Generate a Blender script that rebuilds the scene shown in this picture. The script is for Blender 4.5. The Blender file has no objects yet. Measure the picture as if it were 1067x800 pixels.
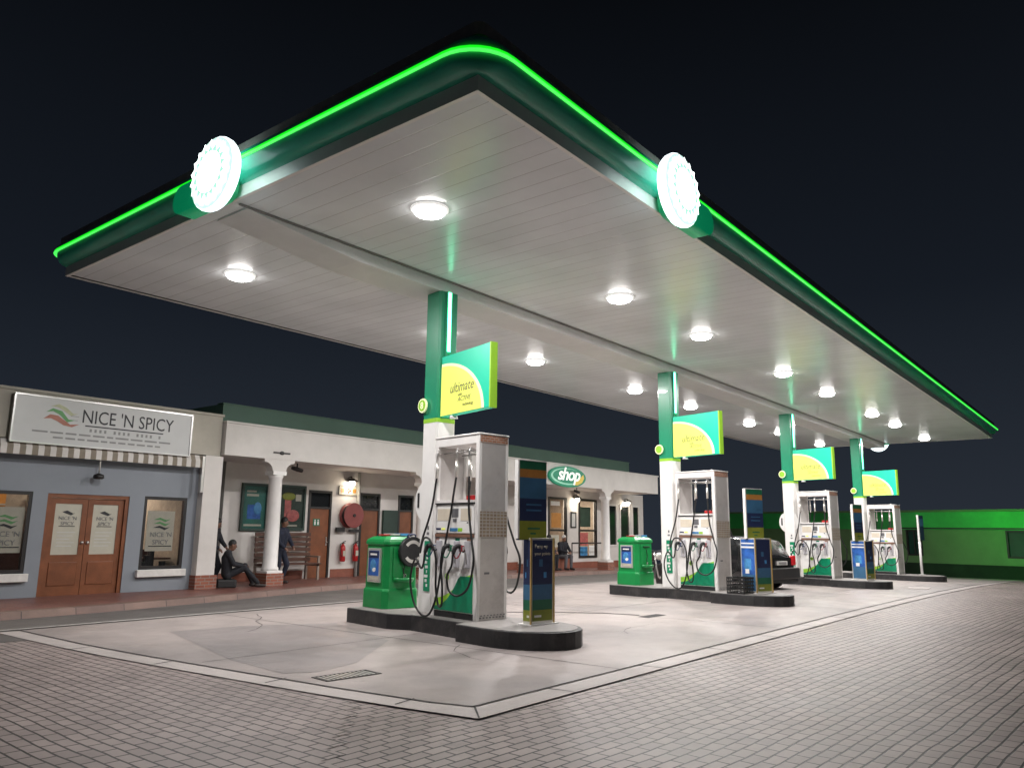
import bpy, bmesh, math, random
from mathutils import Vector, Matrix
random.seed(7)
R = math.radians
C = bpy.data.collections.new('Scene_things')
bpy.context.scene.collection.children.link(C)

# ------------------------------------------------------------------ materials
def mat(name, col, rough=.5, metal=0., var=.12, vscale=6., bump=0., bscale=60., emis=None, estr=0., spec=.5,
        dirt=0., dcol=(.03,.025,.02), coat=0.):
    m = bpy.data.materials.new(name); m.use_nodes = True
    N, L = m.node_tree.nodes, m.node_tree.links
    b = N['Principled BSDF']
    b.inputs['Roughness'].default_value = rough; b.inputs['Metallic'].default_value = metal
    b.inputs['Specular IOR Level'].default_value = spec
    if coat: b.inputs['Coat Weight'].default_value = coat
    tc = N.new('ShaderNodeTexCoord')
    n1 = N.new('ShaderNodeTexNoise'); n1.inputs['Scale'].default_value = vscale; n1.inputs['Detail'].default_value = 6
    n1.inputs['Roughness'].default_value = .65
    L.new(tc.outputs['Object'], n1.inputs['Vector'])
    mr = N.new('ShaderNodeMapRange'); mr.inputs[1].default_value = .3; mr.inputs[2].default_value = .7
    mr.inputs[3].default_value = 1-var; mr.inputs[4].default_value = 1+var
    L.new(n1.outputs['Fac'], mr.inputs[0])
    mx = N.new('ShaderNodeVectorMath'); mx.operation = 'SCALE'; mx.inputs[0].default_value = col[:3]
    L.new(mr.outputs[0], mx.inputs['Scale'])
    out = mx.outputs[0]
    if dirt:
        n2 = N.new('ShaderNodeTexNoise'); n2.inputs['Scale'].default_value = vscale*.45; n2.inputs['Detail'].default_value = 8
        n2.inputs['Roughness'].default_value = .75
        L.new(tc.outputs['Object'], n2.inputs['Vector'])
        m2 = N.new('ShaderNodeMapRange'); m2.inputs[1].default_value = .48; m2.inputs[2].default_value = .75
        m2.inputs[3].default_value = 0; m2.inputs[4].default_value = dirt
        L.new(n2.outputs['Fac'], m2.inputs[0])
        mm = N.new('ShaderNodeMix'); mm.data_type = 'RGBA'; mm.inputs[7].default_value = (*dcol, 1)
        L.new(m2.outputs[0], mm.inputs[0]); L.new(out, mm.inputs[6]); out = mm.outputs[2]
    L.new(out, b.inputs['Base Color'])
    if bump:
        n3 = N.new('ShaderNodeTexNoise'); n3.inputs['Scale'].default_value = bscale; n3.inputs['Detail'].default_value = 4
        L.new(tc.outputs['Object'], n3.inputs['Vector'])
        bp = N.new('ShaderNodeBump'); bp.inputs['Strength'].default_value = bump; bp.inputs['Distance'].default_value = .01
        L.new(n3.outputs['Fac'], bp.inputs['Height']); L.new(bp.outputs[0], b.inputs['Normal'])
    if emis:
        b.inputs['Emission Color'].default_value = (*emis, 1); b.inputs['Emission Strength'].default_value = estr
    return m

def brick_mat(name, c1, c2, mortar, w, h, gap=.008, offset=.5, rot=(0,0,0), rough=.7, bump=.4, var=.25, vscale=.7, warp=0., stain=0.):
    m = bpy.data.materials.new(name); m.use_nodes = True
    N, L = m.node_tree.nodes, m.node_tree.links; b = N['Principled BSDF']
    b.inputs['Roughness'].default_value = rough
    tc = N.new('ShaderNodeTexCoord'); mp = N.new('ShaderNodeMapping'); mp.inputs['Rotation'].default_value = rot
    L.new(tc.outputs['Object'], mp.inputs['Vector'])
    vec = mp.outputs[0]
    if warp:
        nw = N.new('ShaderNodeTexNoise'); nw.inputs['Scale'].default_value = .8; nw.inputs['Detail'].default_value = 3
        L.new(vec, nw.inputs['Vector'])
        vs = N.new('ShaderNodeVectorMath'); vs.operation = 'SUBTRACT'; vs.inputs[1].default_value = (.5,.5,.5)
        L.new(nw.outputs['Color'], vs.inputs[0])
        vm = N.new('ShaderNodeVectorMath'); vm.operation = 'MULTIPLY_ADD'; vm.inputs[1].default_value = (warp,)*3
        L.new(vs.outputs[0], vm.inputs[0]); L.new(vec, vm.inputs[2]); vec = vm.outputs[0]
    t = N.new('ShaderNodeTexBrick'); t.offset = offset
    t.inputs['Scale'].default_value = 1; t.inputs['Mortar Size'].default_value = gap; t.inputs['Mortar Smooth'].default_value = .25
    t.inputs['Brick Width'].default_value = w; t.inputs['Row Height'].default_value = h; t.inputs['Bias'].default_value = 0
    t.inputs['Color1'].default_value = (*c1,1); t.inputs['Color2'].default_value = (*c2,1); t.inputs['Mortar'].default_value = (*mortar,1)
    L.new(vec, t.inputs['Vector'])
    n1 = N.new('ShaderNodeTexNoise'); n1.inputs['Scale'].default_value = vscale; n1.inputs['Detail'].default_value = 9; n1.inputs['Roughness'].default_value = .7
    L.new(tc.outputs['Object'], n1.inputs['Vector'])
    mr = N.new('ShaderNodeMapRange'); mr.inputs[1].default_value = .3; mr.inputs[2].default_value = .7
    mr.inputs[3].default_value = 1-var; mr.inputs[4].default_value = 1+var
    L.new(n1.outputs['Fac'], mr.inputs[0])
    mx = N.new('ShaderNodeVectorMath'); mx.operation = 'SCALE'
    L.new(t.outputs['Color'], mx.inputs[0]); L.new(mr.outputs[0], mx.inputs['Scale'])
    outc = mx.outputs[0]
    if stain:
        n5 = N.new('ShaderNodeTexNoise'); n5.inputs['Scale'].default_value = 1.6; n5.inputs['Detail'].default_value = 10; n5.inputs['Roughness'].default_value = .78
        L.new(tc.outputs['Object'], n5.inputs['Vector'])
        m5 = N.new('ShaderNodeMapRange'); m5.inputs[1].default_value = .56; m5.inputs[2].default_value = .76; m5.inputs[3].default_value = 1; m5.inputs[4].default_value = 1-stain
        L.new(n5.outputs['Fac'], m5.inputs[0])
        s5 = N.new('ShaderNodeVectorMath'); s5.operation = 'SCALE'; L.new(outc, s5.inputs[0]); L.new(m5.outputs[0], s5.inputs['Scale']); outc = s5.outputs[0]
    L.new(outc, b.inputs['Base Color'])
    n3 = N.new('ShaderNodeTexNoise'); n3.inputs['Scale'].default_value = 90; n3.inputs['Detail'].default_value = 3
    L.new(tc.outputs['Object'], n3.inputs['Vector'])
    ma = N.new('ShaderNodeMath'); ma.operation = 'MULTIPLY_ADD'; ma.inputs[1].default_value = -1.; 
    L.new(t.outputs['Fac'], ma.inputs[0])
    mb = N.new('ShaderNodeMath'); mb.operation = 'MULTIPLY'; mb.inputs[1].default_value = .25
    L.new(n3.outputs['Fac'], mb.inputs[0]); L.new(mb.outputs[0], ma.inputs[2])
    bp = N.new('ShaderNodeBump'); bp.inputs['Strength'].default_value = bump; bp.inputs['Distance'].default_value = .01
    L.new(ma.outputs[0], bp.inputs['Height']); L.new(bp.outputs[0], b.inputs['Normal'])
    rr = N.new('ShaderNodeMapRange'); rr.inputs[3].default_value = rough-.14; rr.inputs[4].default_value = rough+.12
    L.new(n1.outputs['Fac'], rr.inputs[0]); L.new(rr.outputs[0], b.inputs['Roughness'])
    return m

def concrete_mat(name, base, dark, rough=.55):
    m = bpy.data.materials.new(name); m.use_nodes = True
    N, L = m.node_tree.nodes, m.node_tree.links; b = N['Principled BSDF']
    tc = N.new('ShaderNodeTexCoord')
    def noise(s, d=8, r=.65, dist=0.):
        n = N.new('ShaderNodeTexNoise'); n.inputs['Scale'].default_value = s; n.inputs['Detail'].default_value = d
        n.inputs['Roughness'].default_value = r; n.inputs['Distortion'].default_value = dist
        L.new(tc.outputs['Object'], n.inputs['Vector']); return n.outputs['Fac']
    def rng(f, a, b_, c, d):
        r = N.new('ShaderNodeMapRange'); r.inputs[1].default_value = a; r.inputs[2].default_value = b_
        r.inputs[3].default_value = c; r.inputs[4].default_value = d; L.new(f, r.inputs[0]); return r.outputs[0]
    big = rng(noise(.33, 5, .55, .6), .43, .62, 0, .62)
    med = rng(noise(1.7, 8, .7), .3, .7, .86, 1.12)
    fine = rng(noise(55, 3, .6), .3, .7, .93, 1.07)
    drip = rng(noise(2.6, 9, .8, .3), .62, .76, 0, .6)
    mx = N.new('ShaderNodeMix'); mx.data_type = 'RGBA'; mx.inputs[6].default_value = (*base,1); mx.inputs[7].default_value = (*dark,1)
    L.new(big, mx.inputs[0])
    m2 = N.new('ShaderNodeMix'); m2.data_type = 'RGBA'; m2.inputs[7].default_value = (.05,.045,.04,1)
    L.new(mx.outputs[2], m2.inputs[6]); L.new(drip, m2.inputs[0])
    mu = N.new('ShaderNodeMath'); mu.operation = 'MULTIPLY'; L.new(med, mu.inputs[0]); L.new(fine, mu.inputs[1])
    s = N.new('ShaderNodeVectorMath'); s.operation = 'SCALE'; L.new(m2.outputs[2], s.inputs[0]); L.new(mu.outputs[0], s.inputs['Scale'])
    L.new(s.outputs[0], b.inputs['Base Color'])
    L.new(rng(noise(.9, 6, .6), .3, .7, rough-.12, rough+.15), b.inputs['Roughness'])
    bp = N.new('ShaderNodeBump'); bp.inputs['Strength'].default_value = .25; bp.inputs['Distance'].default_value = .006
    L.new(noise(40, 5, .7), bp.inputs['Height']); L.new(bp.outputs[0], b.inputs['Normal'])
    return m

def soffit_mat():
    m = bpy.data.materials.new('soffit_boards'); m.use_nodes = True
    N, L = m.node_tree.nodes, m.node_tree.links; b = N['Principled BSDF']
    b.inputs['Roughness'].default_value = .26; b.inputs['Specular IOR Level'].default_value = .55
    tc = N.new('ShaderNodeTexCoord')
    t = N.new('ShaderNodeTexBrick'); t.offset = 0; t.inputs['Scale'].default_value = 1
    t.inputs['Brick Width'].default_value = .3; t.inputs['Row Height'].default_value = 60; t.inputs['Mortar Size'].default_value = .006
    t.inputs['Mortar Smooth'].default_value = .3
    t.inputs['Color1'].default_value = (.83,.85,.87,1); t.inputs['Color2'].default_value = (.79,.81,.83,1); t.inputs['Mortar'].default_value = (.46,.45,.45,1)
    mp = N.new('ShaderNodeMapping'); mp.inputs['Location'].default_value = (0,30,0)
    L.new(tc.outputs['Object'], mp.inputs[0]); L.new(mp.outputs[0], t.inputs['Vector'])
    n1 = N.new('ShaderNodeTexNoise'); n1.inputs['Scale'].default_value = .8; n1.inputs['Detail'].default_value = 7
    L.new(tc.outputs['Object'], n1.inputs['Vector'])
    mr = N.new('ShaderNodeMapRange'); mr.inputs[1].default_value = .3; mr.inputs[2].default_value = .7; mr.inputs[3].default_value = .88; mr.inputs[4].default_value = 1.05
    L.new(n1.outputs['Fac'], mr.inputs[0])
    mx = N.new('ShaderNodeVectorMath'); mx.operation = 'SCALE'; L.new(t.outputs['Color'], mx.inputs[0]); L.new(mr.outputs[0], mx.inputs['Scale'])
    L.new(mx.outputs[0], b.inputs['Base Color'])
    # slight pan ripple so reflected strips smear
    w = N.new('ShaderNodeTexNoise'); w.inputs['Scale'].default_value = 3; w.inputs['Detail'].default_value = 2
    L.new(tc.outputs['Object'], w.inputs['Vector'])
    ma = N.new('ShaderNodeMath'); ma.operation = 'MULTIPLY_ADD'; ma.inputs[1].default_value = -1
    L.new(t.outputs['Fac'], ma.inputs[0]); L.new(w.outputs['Fac'], ma.inputs[2])
    bp = N.new('ShaderNodeBump'); bp.inputs['Strength'].default_value = .35; bp.inputs['Distance'].default_value = .012
    L.new(ma.outputs[0], bp.inputs['Height']); L.new(bp.outputs[0], b.inputs['Normal'])
    return m

M = {}
M['soffit'] = soffit_mat()
M['beam'] = mat('beam_white', (.74,.735,.73), .35, var=.05, vscale=1.5, dirt=.12)
M['beamseam'] = mat('beam_seam', (.22,.21,.2), .6)
M['lip'] = mat('lip_grey', (.78,.75,.73), .4, metal=.2, var=.06, vscale=2)
M['fascia'] = mat('fascia_green', (.028,.43,.28), .3, var=.12, vscale=1.2, coat=.3, dirt=.2, dcol=(.02,.10,.07))
M['cap_green'] = mat('cap_green', (.02,.34,.14), .35, emis=(.0,.5,.2), estr=.25, var=.05)
M['roof_dark'] = mat('roof_dark', (.19,.18,.165), .6, var=.2)
M['neon'] = mat('neon_green', (.0,.3,.0), .4, emis=(.008,.80,.012), estr=1.25, var=.02)
M['neon_core'] = mat('neon_core', (.2,.5,.2), .4, emis=(.07,.95,.11), estr=1.1, var=.02)
M['led'] = mat('led_green', (.1,.5,.3), .4, emis=(.13,1.,.50), estr=7., var=.02)
M['emblem_white'] = mat('emblem_white', (.8,.9,.88), .4, emis=(.86,1.,.98), estr=5., var=.02)
M['emblem_mint'] = mat('emblem_mint', (.6,.9,.8), .4, emis=(.66,1.,.88), estr=1.05, var=.1, vscale=9)
M['emblem_rim'] = mat('emblem_rim', (.8,.9,.9), .4, emis=(.8,.95,1.), estr=2.5, var=.02)
M['emblem_green'] = mat('emblem_green', (.1,.6,.3), .4, emis=(.50,1.,.76), estr=1.02, var=.02)
M['emblem_lime'] = mat('emblem_lime', (.4,.8,.3), .4, emis=(.9,1.,.88), estr=1.5, var=.02)
M['lens'] = mat('lamp_lens', (.9,.9,.9), .4, emis=(1.,.97,.94), estr=26., var=.01)
M['lamp_rim_bloom'] = mat('lamp_rim_bloom', (.8,.8,.78), .35, emis=(1.,.97,.93), estr=.7, var=.03)  # rim made to glow, standing in for bloom around the lens
M['white'] = mat('white_paint', (.80,.78,.76), .42, var=.05, vscale=3, dirt=.16, dcol=(.25,.22,.2))
M['white_clean'] = mat('white_enamel', (.84,.83,.81), .3, var=.03, vscale=4, dirt=.08, dcol=(.3,.28,.25))
M['disp_grey'] = mat('brushed_cladding', (.58,.55,.53), .42, metal=.35, var=.07, vscale=2.5, bump=.08, bscale=25, dirt=.5, dcol=(.19,.165,.15))
M['green'] = mat('pole_green', (.015,.27,.14), .32, var=.07, vscale=3, coat=.2)
M['teal'] = mat('sign_teal', (.01,.50,.31), .35, emis=(.0,.6,.36), estr=.22, var=.05, vscale=2)
M['yellow'] = mat('sign_yellow', (.80,.84,.14), .4, emis=(.9,.95,.22), estr=.28, var=.04, vscale=2)
M['paleyellow'] = mat('sign_pale', (.82,.87,.5), .4, emis=(.9,1.,.6), estr=.3, var=.04)
M['lime'] = mat('lime', (.28,.55,.04), .4, emis=(.3,.6,.04), estr=.10, var=.05)
M['disp_green'] = mat('dispenser_green', (.0,.24,.115), .35, var=.12, vscale=4, dirt=.3)
M['bin_green'] = mat('bin_green', (.008,.25,.062), .33, var=.1, vscale=5, dirt=.25, dcol=(.02,.12,.03), bump=.06, bscale=30)
M['black'] = mat('black_rubber', (.012,.012,.013), .45, var=.2, vscale=9)
M['blackmat'] = mat('matt_black', (.02,.02,.021), .6, var=.25)
M['kerb_black'] = mat('kerb_black', (.022,.022,.024), .5, var=.35, vscale=5, dirt=.55, dcol=(.13,.12,.11), bump=.25, bscale=18)
M['island_top'] = concrete_mat('island_top', (.30,.28,.265), (.17,.16,.155), .6)
M['apron'] = concrete_mat('apron_concrete', (.37,.322,.305), (.205,.185,.183), .44)
M['patch'] = concrete_mat('patch_concrete', (.28,.248,.243), (.20,.185,.185), .4)
M['edging'] = concrete_mat('edging_concrete', (.47,.42,.40), (.35,.315,.30), .6)
M['asphalt'] = mat('asphalt', (.115,.105,.10), .62, var=.22, vscale=1.6, bump=.4, bscale=120, dirt=.3)
M['joint'] = mat('dark_joint', (.03,.028,.027), .8, var=.3)
M['line'] = mat('faded_line', (.42,.40,.38), .7, var=.3, vscale=4)
M['paver'] = brick_mat('paver', (.36,.292,.274), (.28,.228,.214), (.027,.023,.021), .21, .115, .0095, .42, (0,0,R(3)), .50, .9, .30, .5, .09, .45)
M['paver_turned'] = brick_mat('paver_turned', (.35,.287,.27), (.278,.228,.215), (.029,.025,.022), .21, .115, .0095, .5, (0,0,R(91)), .50, .9, .28, .5, .09, .45)
M['sidewalk'] = brick_mat('red_pavers', (.22,.085,.065), (.15,.06,.05), (.06,.04,.035), .22, .11, .007, .5, (0,0,0), .42, .3, .25, .7)
M['kerbstone'] = brick_mat('kerbstone', (.21,.135,.11), (.16,.10,.085), (.07,.05,.045), .9, 6., .01, 0, (0,0,R(0)), .65, .3, .3, 1.2)
M['redbrick'] = brick_mat('red_brick', (.30,.095,.055), (.22,.07,.045), (.25,.2,.17), .22, .075, .01, .5, (R(90),0,0), .7, .6)
M['plinth'] = mat('plinth_red', (.25,.085,.055), .55, var=.15)
M['tilebrick'] = brick_mat('tile_decal', (.42,.17,.08), (.30,.12,.06), (.42,.36,.32), .09, .035, .006, .5, (R(90),0,0), .5, .1)
M['tilebeige'] = brick_mat('tile_beige', (.34,.25,.17), (.26,.19,.14), (.46,.43,.40), .07, .05, .009, .0, (R(90),0,0), .5, .1)
M['decalyellow'] = brick_mat('decal_text_field', (.56,.42,.22), (.48,.36,.2), (.66,.6,.5), .06, .02, .005, .3, (R(90),0,R(90)), .5, .05)
M['brown'] = mat('brown_strip', (.23,.12,.08), .5)
M['wallwhite'] = mat('wall_white', (.66,.63,.60), .7, var=.06, vscale=1.3, dirt=.22, dcol=(.3,.27,.24), bump=.15, bscale=40)
M['cream'] = mat('wall_cream', (.45,.42,.36), .7, var=.08, vscale=1.2, dirt=.25, dcol=(.2,.19,.16), bump=.15, bscale=40)
M['blue'] = mat('wall_bluegrey', (.245,.27,.305), .65, var=.05, vscale=1., dirt=.2, dcol=(.15,.16,.18), bump=.15, bscale=40)
M['roofgreen'] = mat('roof_green', (.085,.16,.12), .6, var=.1, vscale=.8, dirt=.25, dcol=(.05,.07,.06))
M['darkgreen'] = mat('dark_green', (.02,.045,.035), .6)
M['wood'] = mat('door_wood', (.20,.068,.028), .4, var=.25, vscale=3, bump=.15, bscale=20)
M['wooddark'] = mat('bench_wood', (.085,.035,.022), .5, var=.25, vscale=6)
M['frame_dark'] = mat('frame_dark', (.02,.018,.018), .4)
M['frame_white'] = mat('frame_white', (.72,.70,.67), .45)
M['steel'] = mat('steel', (.62,.61,.60), .28, metal=.9, var=.06)
M['alu'] = mat('aluminium', (.72,.70,.66), .3, metal=.6, var=.05)
M['gold'] = mat('gold_trim', (.55,.38,.14), .35, metal=.3)
M['signgrey'] = mat('sign_silver', (.53,.535,.53), .42, metal=.1, var=.04, vscale=1.5)
M['ink'] = mat('ink', (.025,.025,.03), .5)
M['inkgrey'] = mat('ink_grey', (.16,.16,.17), .5)
M['inksoft'] = mat('ink_soft', (.16,.17,.07), .5)
M['red'] = mat('red_enamel', (.45,.02,.02), .3, var=.08)
M['reelred'] = mat('reel_red', (.24,.055,.05), .5)
M['swoosh_red'] = mat('swoosh_red', (.42,.17,.12), .5)
M['swoosh_green'] = mat('swoosh_green', (.12,.33,.12), .5)
M['swoosh_yellow'] = mat('swoosh_yellow', (.47,.49,.32), .5)
M['poster_cream'] = mat('poster_cream', (.48,.46,.38), .5, var=.06)
M['navy'] = mat('navy', (.012,.022,.075), .4)
M['posterblue'] = mat('poster_blue', (.03,.12,.42), .35, var=.5, vscale=5)
M['skyblue'] = mat('poster_sky', (.07,.26,.52), .35, var=.4, vscale=6)
M['orange'] = mat('orange', (.45,.20,.045), .45)
M['olive'] = mat('olive', (.24,.27,.03), .45)
M['boardgreen'] = mat('board_green', (.015,.14,.07), .45)
M['boardblue'] = mat('board_blue', (.045,.14,.26), .42, var=.15, vscale=4)
M['boardnavy'] = mat('board_navy', (.018,.03,.09), .42)
M['pink'] = mat('poster_pink', (.5,.13,.12), .45, var=.4, vscale=8)
M['posterdark'] = mat('poster_dark', (.045,.07,.055), .3, var=.4, vscale=4)
M['glass'] = bpy.data.materials.new('glass'); M['glass'].use_nodes = True
g = M['glass'].node_tree.nodes['Principled BSDF']; g.inputs['Base Color'].default_value = (.02,.025,.03,1)
g.inputs['Roughness'].default_value = .03; g.inputs['Alpha'].default_value = .12; g.inputs['Specular IOR Level'].default_value = .12
M['carglass'] = mat('car_glass', (.015,.017,.018), .08, var=.1)
M['carblack'] = mat('car_black', (.012,.012,.014), .25, coat=.8, var=.1)
M['carplastic'] = mat('bumper_plastic', (.018,.018,.018), .5, var=.2)
M['taillight'] = mat('tail_light', (.45,.015,.02), .2, emis=(.6,.02,.03), estr=.25)
M['plate'] = mat('number_plate', (.7,.7,.66), .4)
M['warm'] = mat('warm_interior', (.8,.6,.4), .6, emis=(1.,.82,.58), estr=1.3, var=.1)
M['coolpanel'] = mat('light_panel', (.9,.9,.9), .5, emis=(1.,.96,.88), estr=3.)
M['lampglow'] = mat('lamp_glow', (.9,.85,.7), .4, emis=(1.,.93,.78), estr=7.)
M['interior'] = mat('interior_wall', (.35,.29,.23), .7, var=.2)
M['goods'] = brick_mat('goods', (.5,.12,.08), (.12,.2,.4), (.3,.25,.2), .09, .14, .01, .3, (R(90),0,0), .5, .1, .6, 9)
M['wallspill'] = mat('wall_green_spill', (.15,.27,.11), .65, var=.25, vscale=.25, dirt=.3, dcol=(.05,.1,.04))  # green light spill is put into the wall and coping colour
M['bandspill'] = mat('band_green_spill', (.05,.50,.10), .55, var=.3, vscale=.4)  # upper band colour also carries the green light spill
M['skin'] = mat('skin_brown', (.17,.085,.055), .5, var=.1)
M['hair'] = mat('hair_black', (.008,.007,.007), .6)
M['cloth_dark'] = mat('cloth_dark', (.014,.015,.02), .85, var=.3, vscale=9, bump=.4, bscale=14)
M['cloth_navy'] = mat('cloth_navy', (.01,.014,.03), .85, var=.3, vscale=9, bump=.4, bscale=14)
M['cloth_grey'] = mat('cloth_grey', (.11,.11,.12), .85, var=.3, vscale=9, bump=.4, bscale=14)
M['cloth_purple'] = mat('cloth_purple', (.07,.05,.065), .85, var=.3, vscale=9, bump=.4, bscale=14)
M['cloth_white'] = mat('cloth_white', (.6,.58,.55), .85, var=.1)
M['shoe'] = mat('shoe', (.03,.022,.02), .6)
M['rust'] = mat('grate_iron', (.07,.065,.06), .55, metal=.5, var=.3)
M['plastic_black'] = mat('crate_plastic', (.013,.013,.013), .4)
M['bluehandle'] = mat('handle_blue', (.02,.05,.16), .45)
M['greenhandle'] = mat('handle_green', (.0,.16,.08), .45)
M['redhandle'] = mat('handle_red', (.32,.02,.04), .45)

M['stripe_dark']=mat('awning_brown',(.25,.215,.17),.8)
M['wallgrey']=mat('pipe_grey',(.35,.35,.33),.5)
M['disp_boot']=mat('nozzle_boot',(.50,.49,.52),.4)
M['boot_blue']=mat('boot_lilac',(.32,.2,.18),.5)
M['inkgrey_soft']=mat('ink_pale',(.24,.24,.24),.5)
M['signgreen']=mat('oval_green',(.012,.20,.11),.35,emis=(.0,.3,.15),estr=.25)
M['signwhite']=mat('oval_white',(.85,.85,.82),.4,emis=(1,1,1),estr=.45)
M['signyellow']=mat('oval_yellow',(.6,.45,.08),.4,emis=(.7,.5,.1),estr=.3)
M['signmint']=mat('oval_mint',(.3,.6,.45),.4,emis=(.3,.7,.5),estr=.25)
M['posterteal']=mat('poster_teal',(.02,.14,.11),.4,var=.3,vscale=4)
M['steel_bench']=mat('bench_frame',(.30,.24,.2),.5)
M['red_dark']=mat('tank_dark',(.03,.012,.012),.3,coat=.5)
M['grimy_metal']=mat('engine_metal',(.20,.20,.20),.4,metal=.7,var=.4,vscale=12)
M['lowband']=mat('dark_base',(.012,.03,.014),.85,var=.4,vscale=.8)  # dark tone for the strip along the wall foot
M['windowgreen']=mat('window_green',(.02,.06,.05),.15,var=.4,vscale=.5)
# ------------------------------------------------------------------ mesh helpers
class MB:
    def __init__(s): s.bm = bmesh.new(); s.mats = []
    def mi(s, m):
        if m is None: return 0
        if m not in s.mats: s.mats.append(m)
        return s.mats.index(m)
    def box(s, x0, x1, y0, y1, z0, z1, m=None, bev=0.):
        i = s.mi(m)
        vs = [s.bm.verts.new(p) for p in ((x0,y0,z0),(x1,y0,z0),(x1,y1,z0),(x0,y1,z0),(x0,y0,z1),(x1,y0,z1),(x1,y1,z1),(x0,y1,z1))]
        fs = [s.bm.faces.new([vs[k] for k in f]) for f in ((3,2,1,0),(4,5,6,7),(0,1,5,4),(1,2,6,5),(2,3,7,6),(3,0,4,7))]
        if bev:
            es = list({e for f in fs for e in f.edges})
            r = bmesh.ops.bevel(s.bm, geom=es, offset=bev, segments=2, profile=.5, affect='EDGES')
            fs = [f for f in r['faces']] + [f for f in fs if f.is_valid]
        for f in fs:
            if f.is_valid: f.material_index = i
        return s
    def prism(s, pts, axis, a, b, m=None, smooth=False):
        """extrude a 2-D outline; axis 'x': pts are (y,z); 'y': (x,z); 'z': (x,y)"""
        i = s.mi(m)
        def P(p, h): return {'x':(h,p[0],p[1]),'y':(p[0],h,p[1]),'z':(p[0],p[1],h)}[axis]
        A = [s.bm.verts.new(P(p,a)) for p in pts]; B = [s.bm.verts.new(P(p,b)) for p in pts]
        fs = [s.bm.faces.new(A), s.bm.faces.new(B[::-1])]
        n = len(pts)
        for k in range(n):
            f = s.bm.faces.new((A[k],B[k],B[(k+1)%n],A[(k+1)%n])); f.smooth = smooth; fs.append(f)
        for f in fs: f.material_index = i
        return s
    def frustum(s, p, q, r1, r2, m=None, n=16, caps=True, smooth=True):
        i = s.mi(m); p, q = Vector(p), Vector(q); d = (q-p).normalized()
        a = d.orthogonal().normalized(); b = d.cross(a)
        A, B = [], []
        for k in range(n):
            c, t = math.cos(2*math.pi*k/n), math.sin(2*math.pi*k/n)
            A.append(s.bm.verts.new(p+(a*c+b*t)*r1)); B.append(s.bm.verts.new(q+(a*c+b*t)*r2))
        for k in range(n):
            f = s.bm.faces.new((A[k],A[(k+1)%n],B[(k+1)%n],B[k])); f.smooth = smooth; f.material_index = i
        if caps:
            f = s.bm.faces.new(A[::-1]); f.material_index = i
            f = s.bm.faces.new(B); f.material_index = i
        return s
    def sphere(s, c, r, m=None, sc=(1,1,1), u=14, v=9):
        i = s.mi(m)
        ret = bmesh.ops.create_uvsphere(s.bm, u_segments=u, v_segments=v, radius=1, matrix=Matrix.Translation(c) @ Matrix.Diagonal((r*sc[0], r*sc[1], r*sc[2], 1)))
        for vv in ret['verts']:
            for f in vv.link_faces: f.material_index = i; f.smooth = True
        return s
    def tube(s, pts, r, m=None, n=8):
        i = s.mi(m); pts = [Vector(p) for p in pts]; rings = []; up = None
        for k, p in enumerate(pts):
            d = (pts[min(k+1,len(pts)-1)] - pts[max(k-1,0)]).normalized()
            if up is None: up = d.orthogonal().normalized()
            a = (up - d*up.dot(d)).normalized(); up = a; b = d.cross(a)
            rr = r[k] if isinstance(r,(list,tuple)) else r
            rings.append([s.bm.verts.new(p+(a*math.cos(2*math.pi*j/n)+b*math.sin(2*math.pi*j/n))*rr) for j in range(n)])
        for A, B in zip(rings, rings[1:]):
            for j in range(n):
                f = s.bm.faces.new((A[j],A[(j+1)%n],B[(j+1)%n],B[j])); f.smooth = True; f.material_index = i
        for A in (rings[0][::-1], rings[-1]):
            f = s.bm.faces.new(A); f.material_index = i
        return s
    def lathe(s, prof, c=(0,0,0), axis='z', m=None, n=28):
        i = s.mi(m); rings = []
        for r, h in prof:
            ring = []
            for j in range(n):
                t = 2*math.pi*j/n; u_, v_ = r*math.cos(t), r*math.sin(t)
                p = {'z':(u_,v_,h),'x':(h,u_,v_),'y':(u_,h,v_)}[axis]
                ring.append(s.bm.verts.new((p[0]+c[0],p[1]+c[1],p[2]+c[2])))
            rings.append(ring)
        for A, B in zip(rings, rings[1:]):
            for j in range(n):
                f = s.bm.faces.new((A[j],A[(j+1)%n],B[(j+1)%n],B[j])); f.smooth = True; f.material_index = i
        for A in (rings[0][::-1], rings[-1]):
            f = s.bm.faces.new(A); f.material_index = i
        return s
    def quad(s, pts, m=None):
        f = s.bm.faces.new([s.bm.verts.new(p) for p in pts]); f.material_index = s.mi(m); return s
    def build(s, name, m=None, parent=None, smooth_angle=None, bevel=0.):
        me = bpy.data.meshes.new(name)
        bmesh.ops.recalc_face_normals(s.bm, faces=s.bm.faces[:])
        s.bm.to_mesh(me); s.bm.free()
        for mm in (s.mats or [m]): me.materials.append(M[mm] if isinstance(mm,str) else mm)
        o = bpy.data.objects.new(name, me); C.objects.link(o)
        if parent is not None: o.parent = parent
        if bevel:
            b = o.modifiers.new('bevel','BEVEL'); b.width = bevel; b.segments = 2; b.limit_method = 'ANGLE'; b.angle_limit = R(40)
        return o

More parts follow.
